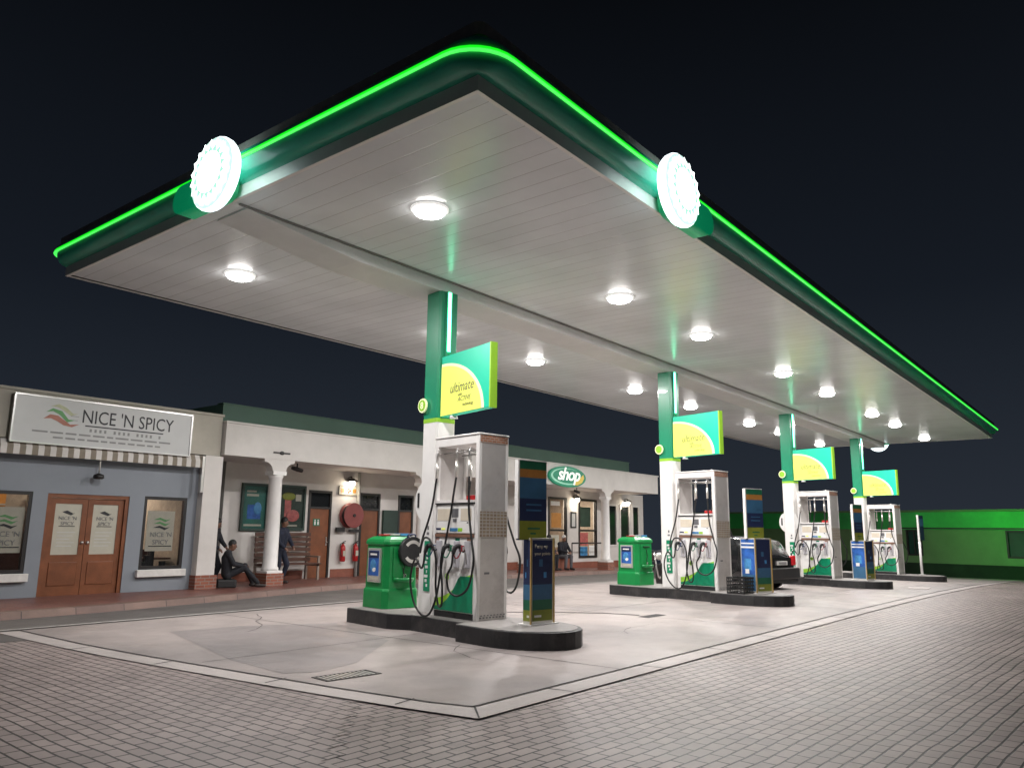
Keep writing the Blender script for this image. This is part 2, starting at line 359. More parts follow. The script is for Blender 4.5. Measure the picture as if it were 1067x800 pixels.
def tag(o, label, cat, group=None):
    o['label'] = label; o['category'] = cat
    if group: o['group'] = group
    return o
def thing(name, label, cat, loc=(0,0,0), rz=0., group=None):
    o = bpy.data.objects.new(name, None); C.objects.link(o); o.location = loc; o.rotation_euler = (0,0,rz); o.empty_display_size = .1
    return tag(o, label, cat, group)
def struct(o): o['kind'] = 'structure'; return o
def bez(p0, p1, p2, p3, n=16):
    p0,p1,p2,p3 = map(Vector,(p0,p1,p2,p3)); out=[]
    for k in range(n+1):
        t=k/n; out.append(p0*(1-t)**3+p1*3*t*(1-t)**2+p2*3*t*t*(1-t)+p3*t**3)
    return out
def catmull(P, n=8):
    P=[Vector(p) for p in P]; P=[P[0]*2-P[1]]+P+[P[-1]*2-P[-2]]; out=[]
    for a,b,c,d in zip(P,P[1:],P[2:],P[3:]):
        for k in range(n):
            t=k/n; out.append(.5*((2*b)+(c-a)*t+(2*a-5*b+4*c-d)*t*t+(3*b-a-3*c+d)*t**3))
    out.append(P[-2]); return out
def copy_tree(o, parent=None):
    c = o.copy(); C.objects.link(c)
    if parent is not None: c.parent = parent
    for ch in list(o.children): copy_tree(ch, c)
    return c
def text(body, size, m, parent, loc, rot=(R(90),0,0), align='CENTER', ext=.002, shear=0., off=0., name='lettering', sx=1., spacing=1.):
    cu = bpy.data.curves.new(name,'FONT'); cu.body = body; cu.size = size; cu.extrude = ext; cu.shear = shear; cu.offset = off
    cu.align_x = align; cu.resolution_u = 3; cu.space_character = spacing
    t = bpy.data.objects.new('tmp', cu); bpy.context.scene.collection.objects.link(t)
    bpy.context.view_layer.update()
    me = bpy.data.meshes.new_from_object(t.evaluated_get(bpy.context.evaluated_depsgraph_get()))
    bpy.data.objects.remove(t); bpy.data.curves.remove(cu)
    me.materials.clear(); me.materials.append(M[m])
    o = bpy.data.objects.new(name, me); C.objects.link(o); o.parent = parent; o.location = loc; o.rotation_euler = rot; o.scale = (sx,1,1)
    return o
def remesh(mb, name, m, parent, voxel=.012, smooth=4):
    o = mb.build('tmp_'+name, m); 
    r = o.modifiers.new('r','REMESH'); r.mode='VOXEL'; r.voxel_size=voxel; r.use_smooth_shade=True
    s = o.modifiers.new('s','SMOOTH'); s.factor=.5; s.iterations=smooth
    bpy.context.view_layer.update()
    me = bpy.data.meshes.new_from_object(o.evaluated_get(bpy.context.evaluated_depsgraph_get()))
    bpy.data.objects.remove(o)
    me.materials.clear(); me.materials.append(M[m]); me.name = name
    for p in me.polygons: p.use_smooth = True; p.material_index = 0
    n = bpy.data.objects.new(name, me); C.objects.link(n)
    if parent is not None: n.parent = parent
    return n

# ------------------------------------------------------------------ layout (metres; camera stands over the origin)
CAMH = 1.55
def zg(x): return -.0006*max(0., min(x,60)-15)**2 - (.05*(x-60) if x > 60 else 0)
TH = R(9)
U = Vector((math.sin(TH), math.cos(TH), 0)); V = Vector((math.cos(TH), -math.sin(TH), 0))
OX = [9.35, 17.75, 26.5, 35.0]; OY = 9.3
ISL = .25
def isl(i, t, s, z=ISL):
    p = Vector((OX[i], OY, 0)) + V*t + U*s; p.z = zg(OX[i]) + z; return p

# ---- ground sheets
def sheet(name, m, poly_fn, dz, xs):
    """strip sheet: for each x, y-range from poly_fn"""
    bm = bmesh.new(); prev = None
    for x in xs:
        y0, y1 = poly_fn(x)
        a = bm.verts.new((x,y0,zg(x)+dz)); b = bm.verts.new((x,y1,zg(x)+dz))
        if prev: bm.faces.new((prev[0],a,b,prev[1]))
        prev = (a,b)
    mb = MB(); mb.bm.free(); mb.bm = bm
    return struct(mb.build(name, m))
def frange(a,b,n): return [a+(b-a)*k/n for k in range(n+1)]
sheet('paving', 'paver', lambda x:(-260,260), 0, [-150]+frange(-10,15,2)+frange(16,70,54)+[120,260])
# left of the apron corner the pavers are laid the other way round
def turned():
    bm=bmesh.new(); pts=[(-40,-38.9),(-.6,.3)]
    x,y=-.6,.3
    while x<5.2:
        pts+= [(x+.21,y),(x+.21,y+.21)]; x+=.21; y+=.21
    pts+= [(5.4,5.2),(5.2,13.1),(4.4,14.2),(-40,14.3)]
    bm.faces.new([bm.verts.new((a,b,.0045)) for a,b in pts]); mb=MB(); mb.bm.free(); mb.bm=bm
    return struct(mb.build('paving','paver_turned'))
turned()
# road behind the apron
kerb = [(-60,14.0),(0,14.3),(5.07,14.71),(6.83,14.87),(9.19,15.30),(11.0,15.75),(12.6,16.05),(15,16.3),(20,16.45),(60,16.5)]
def kerb_y(x):
    for (a,b),(c,d) in zip(kerb,kerb[1:]):
        if a <= x <= c: return b+(d-b)*(x-a)/(c-a)
    return kerb[-1][1]
left_edge = [(5.18,4.46),(5.05,5.2),(4.90,6.33),(4.72,8.2),(4.59,9.72),(4.52,11.0),(4.50,13.1)]
sheet('road', 'asphalt', lambda x:(12.0, kerb_y(x)+.05), .009, [-60,-20,0,3,4.4]+frange(5,16,22)+frange(17,48,31))
def poly_sheet(name, m, pts, dz):
    bm = bmesh.new(); vs = [bm.verts.new((x,y,0)) for x,y in pts]; bm.faces.new(vs)
    for k in range(16,50):
        g_ = bm.verts[:]+bm.edges[:]+bm.faces[:]
        bmesh.ops.bisect_plane(bm, geom=g_, plane_co=(k,0,0), plane_no=(1,0,0))
    for v in bm.verts: v.co.z = zg(v.co.x)+dz
    mb = MB(); mb.bm.free(); mb.bm = bm
    return struct(mb.build(name, m))
W = .30
inner = [(x+W*.95, y+(W if k==0 else 0)) for k,(x,y) in enumerate(left_edge)]
poly_sheet('apron', 'apron', inner + [(30,13.35),(48,13.4),(48,4.46+.3),(5.5,4.46+.3)][0:4], .018)
# concrete edging strip: two runs of slabs with mitred corner
poly_sheet('edging', 'edging', [(5.18,4.46),(48,4.50),(48,4.79),(5.18+W,4.46+W)], .014).name='edging'
poly_sheet('edging', 'edging', left_edge + inner[::-1], .0145)
jb = MB()
for k in range(22):
    x = 6.6+k*1.83
    a = random.uniform(-.06,.06)
    jb.quad([(x,4.462,zg(x)+.0185),(x+.018,4.462,zg(x)+.0185),(x+.018+a,4.76,zg(x)+.0185),(x+a,4.76,zg(x)+.0185)])
xs = frange(5.46,48,43)
for a,b in zip(xs,xs[1:]):
    jb.quad([(a,4.765,zg(a)+.0222),(b,4.765,zg(b)+.0222),(b,4.785,zg(b)+.0222),(a,4.785,zg(a)+.0222)])
for (a,b),(c,d) in zip(inner,inner[1:]):
    jb.quad([(a,b,.0222),(a+.02,b,.0222),(c+.02,d,.0222),(c,d,.0222)])
for yy in (5.35,7.05,8.9,10.7):
    xx = 5.18 - (yy-4.46)*.11
    jb.quad([(xx,yy,.0185),(xx+.29,yy+.05,.0185),(xx+.29,yy+.07,.0185),(xx,yy+.02,.0185)])
jb.quad([(5.18,4.46,.0187),(5.20,4.46,.0187),(5.49,4.76,.0187),(5.47,4.77,.0187)])
struct(jb.build('joint_line','joint'))
lb = MB()
wl = [(4.5,13.25),(7.7,13.3),(12.7,13.38),(20,13.42),(30,13.45)]
for (a,b),(c,d) in zip(wl,wl[1:]): lb.quad([(a,b-.05,zg(a)+.0225),(c,d-.05,zg(c)+.0225),(c,d+.05,zg(c)+.0225),(a,b+.05,zg(a)+.0225)])
struct(lb.build('road_marking','line'))
poly_sheet('concrete_patch','patch',[(6.20,11.40),(5.42,8.52),(5.30,7.34),(5.62,7.14),(6.29,7.30),(7.79,8.39),(8.58,10.52),(7.29,11.29)],.0205)
# saw-cut slab joints in the apron
sj = MB()
for x in (8.0,13.2,17.6,22.1,26.4,31.0):
    sj.quad([(x,4.8,zg(x)+.0222),(x+.014,4.8,zg(x)+.0222),(x+.014,13.2,zg(x)+.0222),(x,13.2,zg(x)+.0222)])
for y in (8.6,):
    for a,b in zip(frange(5.1,38,33),frange(5.1,38,33)[1:]): sj.quad([(a,y,zg(a)+.0225),(b,y,zg(b)+.0225),(b,y+.012,zg(b)+.0225),(a,y+.012,zg(a)+.0225)])
# hairline cracks
for (cx,cy,ca,n_) in ((10.8,6.3,.4,9),(14.5,8.2,-.9,10),(7.0,10.6,.2,9),(20.0,6.6,.1,10),(7.4,6.0,1.2,6)):
    x,y,a=cx,cy,ca
    for k in range(n_):
        a+=random.uniform(-.5,.5); x2=x+.28*math.cos(a); y2=y+.28*math.sin(a); w_=.004+.006*random.random()
        sj.quad([(x,y,zg(x)+.0235),(x2,y2,zg(x2)+.0235),(x2-w_,y2+w_,zg(x2)+.0235),(x-w_,y+w_,zg(x)+.0235)]); x,y=x2,y2
struct(sj.build('slab_joint','joint'))
# trench cover crack pieces near island two
tb = MB()
P = [(11.9,9.6),(12.6,8.9),(13.1,8.1),(13.25,7.5)]
for (a,b),(c,d) in zip(P,P[1:]): tb.quad([(a,b,.0225),(a+.09,b+.02,.0225),(c+.09,d+.02,.0225),(c,d,.0225)])
tb.quad([(13.0,7.15,.0225),(13.7,7.15,.0225),(13.7,7.38,.0225),(13.0,7.38,.0225)])
struct(tb.build('tar_patch','joint'))
# pavement in front of the shops
sb = MB()
for (a,b),(c,d) in zip(kerb,kerb[1:]):
    n = max(1,int((c-a)/2)) if c < 50 else 10
    for k in range(n):
        x0=a+(c-a)*k/n; x1=a+(c-a)*(k+1)/n; y0=kerb_y(x0); y1=kerb_y(x1); z0=zg(x0); z1=zg(x1)
        sb.quad([(x0,y0+.32,z0+.125),(x1,y1+.32,z1+.125),(x1,30,z1+.125),(x0,30,z0+.125)],'sidewalk')
        sb.quad([(x0,y0+.05,z0+.125),(x1,y1+.05,z1+.125),(x1,y1+.32,z1+.125),(x0,y0+.32,z0+.125)],'kerbstone')
        sb.quad([(x0,y0,z0-.02),(x1,y1,z1-.02),(x1,y1+.05,z1+.125),(x0,y0+.05,z0+.125)],'kerbstone')
struct(sb.build('pavement'))

# drain grate
t = thing('drain_grate','rectangular iron drain grate set in the concrete near the apron corner','drain',(5.68,6.74,.020),R(-6))
mb = MB(); mb.box(-.34,.34,-.15,-.12,0,.006); mb.box(-.34,.34,.12,.15,0,.006); mb.box(-.34,-.31,-.12,.12,0,.006); mb.box(.31,.34,-.12,.12,0,.006)
mb.build('grate_frame','rust',t)
mb = MB()
for k in range(11): mb.box(-.29+k*.055,-.265+k*.055,-.12,.12,0,.005)
mb.build('bars','alu',t)
mb = MB(); mb.quad([(-.31,-.12,.001),(.31,-.12,.001),(.31,.12,.001),(-.31,.12,.001)]); mb.build('pit','joint',t)
# pale slab cover near island 3
o = MB().box(-.55,.55,-.3,.3,0,.012,bev=.003).build('slab_cover','edging'); o.location=(27.6,5.6,zg(27.6)+.0185); o.rotation_euler=(0,R(.8),R(8))
tag(o,'pale concrete inspection cover lying flush beyond the third pump island','cover')

# ------------------------------------------------------------------ canopy
X0,X1,Y0,Y1,ZS = 5.16,39.6,4.60,14.05,5.78
cn = thing('forecourt_canopy','large flat petrol station canopy with white boarded underside and green edge','canopy',(22.4,9.3,0))
def child(o, root): o.parent = root; o.matrix_parent_inverse = Matrix.Translation(-root.location); return o
def cb(mb, name, m=None): return child(mb.build(name, m), cn)
mb = MB(); mb.quad([(X0+.05,Y0+.05,ZS+.01),(X1-.05,Y0+.05,ZS+.01),(X1-.05,Y1-.05,ZS+.01),(X0+.05,Y1-.05,ZS+.01)]); cb(mb,'soffit','soffit')
mb = MB(); mb.prism([(X0+.25,ZS+.008),(X0+.25,ZS-.01),(X0+2.2,ZS-.20),(X1-.3,ZS-.20),(X1-.3,ZS+.008)],'y',8.93,9.66,'beam'); mb.box(X0+.12,X1-.3,8.885,8.928,ZS-.012,ZS+.008,'beamseam'); mb.box(X0+.06,X1-.1,Y1-.13,Y1-.10,ZS-.004,ZS+.008,'joint'); cb(mb,'beam')
def ring(d, r, x0=X0,x1=X1,y0=Y0,y1=Y1):
    """rounded-rectangle loop offset d outwards with corner radius r"""
    pts=[]; x0-=d; x1+=d; y0-=d; y1+=d
    for cx,cy,a in ((x0+r,y0+r,180),(x1-r,y0+r,270),(x1-r,y1-r,0),(x0+r,y1-r,90)):
        for k in range(9): pts.append((cx+r*math.cos(R(a+k*90/8)), cy+r*math.sin(R(a+k*90/8))))
    return pts
def sweep(prof, m, name, smooth=True):
    mb = MB(); loops=[]
    for d,z,r in prof: loops.append([mb.bm.verts.new((x,y,z)) for x,y in ring(d,max(r,.002))])
    for A,B in zip(loops,loops[1:]):
        n=len(A)
        for k in range(n):
            f=mb.bm.faces.new((A[k],A[(k+1)%n],B[(k+1)%n],B[k])); f.smooth=smooth
    return cb(mb,name,m)
sweep([(-.05,ZS+.012,.002),(-.05,ZS,.002),(0,ZS,.002),(0,ZS+.17,.002)],'lip','edge_trim',False)
sweep([(-.003,ZS+.165,.05),(.05,ZS+.17,.1),(.13,ZS+.195,.25),(.20,ZS+.25,.4),(.235,ZS+.32,.5),(.235,ZS+.335,.5)],'fascia','fascia_lower')
sweep([(.235,ZS+.338,.5),(.262,ZS+.341,.5),(.27,ZS+.36,.5),(.262,ZS+.376,.5),(.235,ZS+.38,.5)],'neon','neon_strip')
sweep([(.235,ZS+.332,.5),(.268,ZS+.33,.5),(.276,ZS+.336,.5),(.268,ZS+.3395,.5)],'neon_core','neon_tube')
sweep([(.235,ZS+.38,.5),(.225,ZS+.45,.4),(.17,ZS+.50,.3),(.12,ZS+.52,.15)],'fascia','fascia_upper')
sweep([(.12,ZS+.52,.1),(.12,ZS+.66,.1),(-.2,ZS+.67,.1)],'roof_dark','parapet',False)
mb = MB(); mb.quad([(X0,Y0,ZS+.6),(X1,Y0,ZS+.6),(X1,Y1,ZS+.6),(X0,Y1,ZS+.6)]); cb(mb,'roof_sheet','roof_dark')

ld=bpy.data.lights.new('wall_wash_light','AREA'); ld.shape='RECTANGLE'; ld.size=.12; ld.size_y=3.; ld.energy=210; ld.color=(.03,1.,.08); ld.spread=R(95)  # added lamp past the far strip, aimed to wash the low building green
lo=bpy.data.objects.new('wall_wash_light',ld); C.objects.link(lo); lo.location=(X1+.36,Y0+1.7,ZS+.36)
lo.rotation_euler=Vector((.88,-.42,-.30)).to_track_quat('-Z','Z').to_euler()
# round illuminated emblems
def emblem(loc, rz, label, ho=0):
    t = thing('round_emblem', label, 'emblem sign', loc, rz, 'illuminated emblems on the canopy edge')
    r=.485
    mb=MB(); mb.lathe([(r*.93,-.05),(r*.985,-.09),(r,-.14),(r*.985,-.17),(r*.94,-.185)],axis='y'); mb.build('rim','emblem_rim',t)
    mb=MB(); mb.lathe([(r*.955,-.178),(r*.955,-.185),(r*.5,-.20),(.01,-.205)],axis='y'); mb.build('face','emblem_mint',t)
    mb=MB(); mb.lathe([(r*.64,-.19),(r*.64,-.2095),(.01,-.2125)],axis='y'); mb.build('bright_centre','emblem_white',t)
    for ro,ri,cnt,mm,nm in ((.44,.36,18,'emblem_white','outer_petals'),(.36,.27,18,'emblem_green','inner_petals')):
        mb=MB(); A=[];B=[]
        for k in range(cnt*2):
            a=math.pi*k/cnt; r1=ro if k%2 else ro-.07; r2=(ri if k%2 else r1-.012)
            A.append(mb.bm.verts.new((r1*math.cos(a),-.214-(.46-r1)*.05,r1*math.sin(a)))); B.append(mb.bm.verts.new((r2*math.cos(a),-.214-(.46-r2)*.05,r2*math.sin(a))))
        n=cnt*2
        for k in range(n): mb.bm.faces.new((A[k],A[(k+1)%n],B[(k+1)%n],B[k]))
        mb.build(nm,mm,t)
    # green capsule housing behind the disc
    mb=MB(); pts=[]
    for k in range(13): a=R(-90+k*15); pts.append((ho+.42+.20*math.cos(a),.20*math.sin(a)))
    for k in range(13): a=R(90+k*15); pts.append((ho-.42+.20*math.cos(a),.20*math.sin(a)))
    mb.prism(pts,'y',.0,.24,smooth=True); mb.build('housing','cap_green',t)
    return t
emblem((4.86,8.60,5.90),R(-90),'glowing white round emblem on the left end of the canopy, left of the near corner',-.66)
emblem((8.62,4.30,5.88),0,'glowing white round emblem on the long canopy side, right of the near corner',.72)
emblem((X1+.12,9.33,5.95),R(90),'small distant emblem hanging at the far end of the canopy above the last flag sign')

# downlights
LX=[7.35,12.6,16.25,21.6,25.6,31.1,34.66,40.3]; sc=4.23/4.48
proto=None
names=['nearest','second','third','fourth','fifth','sixth','seventh','farthest']
for row,ly in ((0,7.42*sc),(1,12.2*sc)):
    for k,lx in enumerate(LX):
        loc=(lx*sc,ly,ZS)
        lab='round white canopy light, %s in the ceiling row %s'%(names[k],('away from the shops','nearer the shops')[row])
        if proto is None:
            proto=thing('canopy_light',lab,'ceiling light',loc,0,'round lights set in the canopy ceiling')
            mb=MB(); mb.lathe([(.22,.006),(.255,.004),(.26,-.012),(.225,-.024),(.21,-.02)]); mb.build('rim','lamp_rim_bloom',proto)
            mb=MB(); mb.lathe([(.21,-.006),(.212,-.035),(.195,-.065),(.13,-.09),(.005,-.10)]); mb.build('diffuser','lens',proto)
            t=proto
        else:
            t=copy_tree(proto); t.location=loc; t['label']=lab
        ld=bpy.data.lights.new('downlight','AREA'); ld.shape='DISK'; ld.size=.36; ld.energy=205; ld.color=(1.,.962,.948)
        lo=bpy.data.objects.new('downlight',ld); C.objects.link(lo); lo.location=(loc[0],loc[1],ZS-.115)

# ------------------------------------------------------------------ columns, flag signs
CW=.20
def column(i,label,disc,badge):
    t=thing('canopy_column',label,'column',isl(i,.08,-.2),-TH,'columns holding up the canopy')
    top=ZS-.2-ISL-zg(OX[i])+.003; zc=3.13
    def bb(mb,z0,z1,w=CW):
        c=.035; pts=[(-w,-w+c),(-w+c,-w),(w-c,-w),(w,-w+c),(w,w-c),(w-c,w),(-w+c,w),(-w,w-c)]
        mb.prism(pts,'z',z0,z1)
    mb=MB(); bb(mb,0,zc-.07); mb.build('lower_cladding','white_clean',t)
    mb=MB(); bb(mb,zc-.07,zc,CW+.003); mb.build('lime_band','lime',t)
    mb=MB(); bb(mb,zc,top,CW+.001); mb.build('upper_cladding','green',t)
    mb=MB(); mb.box(-.04,.02,-CW-.03,-CW-.004,zc+1.15,top-.01); mb.build('led_strip','led',t)
    mb=MB(); mb.box(-.075,-.045,-CW-.02,-CW-.003,zc+1.0,top); mb.box(.025,.05,-CW-.02,-CW-.003,zc+1.0,top); mb.build('led_channel','green',t)
    mb=MB(); mb.box(-CW-.012,-CW-.003,-.14,.02,.33,1.12,'disp_green')
    for k in range(9): mb.box(-CW-.016,-CW-.012,-.09+.02*(k%2),-.05+.03*(k%3),.40+k*.072,.445+k*.072,'white_clean')
    mb.build('wrap_label',None,t)
    mb=MB(); mb.box(-CW-.006,-CW-.003,-.075,-.035,1.3,1.36,'inkgrey'); mb.box(-CW-.006,-CW-.003,-.085,-.02,1.22,1.26,'inkgrey'); mb.build('sticker',None,t)
    if disc:
        mb=MB(); mb.lathe([(.34,-.02),(.355,0),(.34,.02)],c=(-CW+.05,.04,1.76),axis='x',n=32)
        d=mb.build('round_wing','white_clean',t)
        mb=MB(); mb.box(-CW+.018,-CW+.03,.26,.30,1.66,1.90); mb.build('slot','blackmat',d)
    mb=MB(); mb.lathe([(.12,-.015),(.125,0),(.12,.015)],c=(-CW-.05,.14,3.36),axis='x',n=24)
    b=mb.build('number_badge','paleyellow',t)
    mb=MB(); mb.lathe([(.095,-.002),(.095,.002)],c=(-CW-.068,.14,3.36),axis='x',n=24); mb.build('badge_face','lime',b)
    if badge: text(badge,.16,'paleyellow',b,(-CW-.072,.14,3.305),(R(90),0,R(-90)),off=.004)
    mb=MB(); mb.box(-CW-.045,-CW,.09,.17,3.33,3.39); mb.build('badge_bracket','green',b)
    return t
column(0,'nearest white and green column with a round white wing behind the first pump',True,'8')
column(1,'second white and green column from the front, beside the green bin and motorcycle',False,None)
column(2,'third white and green column with a round white wing, behind the black car',True,None)
column(3,'farthest white and green column, beside the last pump',False,None)

def flag_sign(i,label):
    t=thing('flag_sign',label,'sign',isl(i,.0,-.42,ISL+3.14),-TH-R(6),'green and yellow flag signs on the columns')
    L=1.44; Hh=1.02
    mb=MB(); mb.box(-.06,.06,-L,-.005,0,Hh,bev=.010); mb.build('sign_body','teal',t)
    mb=MB(); mb.box(-.063,.063,-L-.012,-L+.02,-.004,Hh+.004); mb.build('end_cap','lime',t)
    for side in (-1,1):
        x=side*.0612
        def arc(a0,b0,m,nm,dx):
            mb=MB(); pts=[(-.012,.012)]
            for k in range(25):
                a=R(90*k/24); pts.append((-.012-a0*math.sin(a), .012+b0*math.cos(a)))
            mb.prism(pts,'x',x,x+side*dx); return mb.build(nm,m,t)
        arc(1.27,.88,'paleyellow','pale_arc',.003)
        arc(1.20,.835,'yellow','yellow_field',.006)
        if side==-1:
            text('ultimate',.235,'inksoft',t,(x-.008,-.64,.36),(R(90),0,R(-90)),shear=.25,sx=.92)
            text('with',.07,'inksoft',t,(x-.008,-.6,.285),(R(90),0,R(-90)))
            text('ACTIVE',.11,'inksoft',t,(x-.008,-.72,.195),(R(90),0,R(-90)),shear=.25)
            text('technology',.07,'inksoft',t,(x-.008,-.84,.11),(R(90),0,R(-90)))
    mb=MB(); mb.lathe([(.075,-.05),(.06,-.02),(.06,.0)],c=(0,-.32,0),n=16); mb.build('under_light','white_clean',t)
    return t
flag_sign(0,'largest green and yellow flag sign reading ultimate, on the nearest column')
flag_sign(1,'second green and yellow flag sign, above the second pump')
flag_sign(2,'third green and yellow flag sign, above the third pump near the black car')
flag_sign(3,'smallest green and yellow flag sign, above the farthest pump')

# ------------------------------------------------------------------ islands
def island(i,label):
    t=thing('pump_island',label,'pump island',isl(i,0,0,0),-TH,'black edged pump islands')
    out=[(-.62,1.25),(-.72,1.15),(-.72,-.05),(-.52,-.42),(-.52,-1.75),(-.72,-1.78),(-.72,-2.35)]
    for k in range(1,13):
        a=R(180+k*180/13); out.append((.72*math.cos(a), -2.35+.98*math.sin(a)))
    out+= [(.72,-2.35),(.72,-1.78),(.52,-1.75),(.52,-.42),(.72,-.05),(.72,1.15),(.62,1.25)]
    mb=MB(); mb.prism(out,'z',-.05,ISL-.006); mb.build('kerb_wall','kerb_black',t,bevel=.012)
    inn=[]
    cx=sum(p[0] for p in out)/len(out); cy=sum(p[1] for p in out)/len(out)
    for x,y in out: inn.append((x*.955, -.6+(y+.6)*.975))
    mb=MB(); mb.prism(inn,'z',ISL-.02,ISL); mb.build('top_slab','island_top',t)
    return t
island(0,'nearest concrete pump island with black painted rounded kerb')
island(1,'second pump island with black kerb, carrying the crate and the second pump')
island(2,'third pump island with black kerb, beside the black car')
island(3,'farthest pump island with black kerb, carrying the thin white pole')

# ------------------------------------------------------------------ dispensers
def nozzle_hose(t, f, y, hy, handle, loop, drop):
    """f=-1 front (faces -x) or +1 rear; y holster, hy hook"""
    x=f*.30
    X=lambda a: f*a
    # holster boot
    mb=MB(); mb.box(min(X(.292),X(.335)),max(X(.292),X(.335)),y-.06,y+.06,.74,1.14,bev=.012); b=mb.build('nozzle_boot','disp_boot',t)
    # nozzle: spout pointing down into boot, body, lever, grip
    mb=MB()
    mb.tube(catmull([(X(.36),y-.03,.80),(X(.365),y-.025,.92),(X(.40),y,1.02),(X(.46),y+.03,1.06)],6),[.012]*19,'steel',8)
    mb.tube(catmull([(X(.38),y-.005,.98),(X(.44),y+.03,1.06),(X(.50),y+.06,1.04),(X(.53),y+.07,.95)],6),[.026+.010*math.sin(k/18*3) for k in range(19)],'blackmat',10)
    mb.box(min(X(.39),X(.45)),max(X(.39),X(.45)),y-.03,y+.05,.985,1.075,handle,bev=.015)
    mb.tube(catmull([(X(.42),y+.02,.99),(X(.455),y+.05,.90),(X(.50),y+.065,.90),(X(.52),y+.07,.97)],6),.009,handle,8)
    n=mb.build('nozzle',None,t)
    # hose
    p0=(X(.22),hy,2.50)
    mb=MB()
    mb.tube([p0,(X(.33),hy,2.53),(X(.345),hy-.01,2.48),(X(.345),hy-.01,2.34)],.017,'steel',8)
    mb.tube([(X(.345),hy-.01,2.35),(X(.345),hy-.01,2.10)],.024,'alu',8)
    mb.build('hose_swivel',None,t)
    P=[(X(.345),hy-.01,2.12)]+[(X(a_),b_,c_) for a_,b_,c_ in loop]+[(X(.54),y+.09,.78),(X(.535),y+.072,.955)]
    mb=MB(); mb.tube(catmull(P,9),.0165,'black',8); mb.build('hose',None,t)
def dispenser(label):
    t=thing('fuel_dispenser',label,'fuel pump',isl(0,.02,-1.15),-TH,'fuel dispensers on the islands')
    w,d,Hh=.55,.29,2.73
    # side panels
    for sgn in (-1,1):
        mb=MB(); y0,y1=sorted((sgn*w,sgn*(w-.075))); mb.box(-d,d,y0,y1,0,Hh,bev=.008)
        p=mb.build('side_panel','disp_grey',t)
        yo=sgn*w
        a,b=sorted((yo+sgn*.001,yo+sgn*.004))
        mb=MB(); mb.box(-d+.03,d-.012,a,b,1.20,1.58); mb.build('tile_decal','tilebeige',p)
        mb=MB(); mb.box(-d+.012,d-.012,a,b,2.615,2.722); mb.build('top_decal','tilebrick',p)
        mb=MB()
        for k in range(8): mb.box(-d+.05+k*.064,-d+.085+k*.064,a,b,.03,.05); mb.box(-d+.07+k*.064,-d+.1+k*.064,a,b,.065,.08)
        mb.box(-.16,-.06,a,b,.66,.69)
        mb.build('vent_slots','inkgrey',p)
        mb=MB(); mb.box(-d-.006,-d+.05,min(yo,yo-sgn*.076)-.001,max(yo,yo-sgn*.076)+.001,.0,Hh+.002,bev=.004)
        mb.box(d-.05,d+.006,min(yo,yo-sgn*.076)-.001,max(yo,yo-sgn*.076)+.001,.0,Hh+.002,bev=.004)
        mb.build('corner_post','white',p)
    mb=MB(); mb.box(-d-.004,d+.004,-w+.076,w-.076,2.60,Hh,bev=.006); mb.box(-d-.02,d+.02,-w-.006,w+.006,Hh+.003,Hh+.03,bev=.008)
    mb.build('header','white',t)
    mb=MB(); mb.box(.05,.12,-.32,-.2,Hh+.03,Hh+.055); mb.sphere((0,-.30,Hh+.05),.03,sc=(1,1,.8)); mb.build('top_fitting','disp_grey',t)
    mb=MB(); mb.tube([(-.2,-w+.08,2.5),(-.2,w-.08,2.5)],.014); mb.tube([(.2,-w+.08,2.5),(.2,w-.08,2.5)],.014); mb.build('hose_rail','steel',t)
    # body
    mb=MB(); mb.box(-d+.02,d-.02,-w+.076,w-.076,.02,1.72); mb.build('cabinet','white_clean',t)
    for f in (-1,1):
        bx=lambda a,b: (min(f*a,f*b),max(f*a,f*b))
        x0,x1=bx(.27,.312)
        mb=MB(); mb.box(x0,x1,-w+.08,w-.08,1.25,1.69,'white_clean',bev=.008)
        q0,q1=bx(.312,.316)
        mb.box(q0,q1,.10,.42,1.44,1.62,'decalyellow'); mb.box(q0,q1,-.41,-.16,1.44,1.62,'decalyellow')
        mb.box(q0,q1,-.10,.06,1.49,1.62,'inkgrey'); mb.box(q0,q1,-.06,.03,1.42,1.47,'inkgrey')
        mb.box(q0,q1,.33,.45,1.30,1.33,'navy'); mb.box(q0,q1,.22,.31,1.30,1.33,'yellow'); mb.box(q0,q1,-.09,.10,1.28,1.33,'skyblue'); mb.box(q0,q1,-.2,-.1,1.28,1.33,'lime'); mb.box(q0,q1,-.34,-.31,1.40,1.42,'ink')
        mb.build('display_panel',None,t)
        x0,x1=bx(.27,.33)
        mb=MB(); mb.box(x0,x1,-w+.078,w-.078,1.712,1.75,'white'); mb.box(x0,x1-.004*f if f>0 else x1,-w+.078,w-.078,1.692,1.711,'blackmat'); mb.build('shelf',None,t)
        x0,x1=bx(.27,.318)
        mb=MB(); mb.box(x0,x1,-w+.078,w-.078,1.195,1.24,'brown'); mb.build('brown_strip',None,t)
        x0,x1=bx(.27,.300)
        mb=MB(); mb.box(x0,x1,-w+.08,w-.08,.09,1.19,'white_clean')
        # swoosh: lime arc under a dark green block
        q=lambda dx:(f*.300,f*(.300+dx))
        sw=[(-w+.085,.10),(w-.085,.10),(w-.085,.22)]
        lim=[(w-.085,.10),(w-.085,.27)]
        for k in range(1,11):
            u_=k/10; lim.append((w-.085-u_*.72, .27+.34*u_**1.9))
        lim+= [(-w+.085,.66),(-w+.085,.10)]
        mb.prism(lim,'x',*q(.003),'lime')
        grn=[(w-.085,.10),(w-.085,.155)]
        for k in range(1,11):
            u_=k/10; grn.append((w-.085-u_*.58, .155+.42*u_**2.2))
        grn+= [(-.17,.62),(-w+.085,.62),(-w+.085,.10)]
        mb.prism(grn,'x',*q(.006),'disp_green')
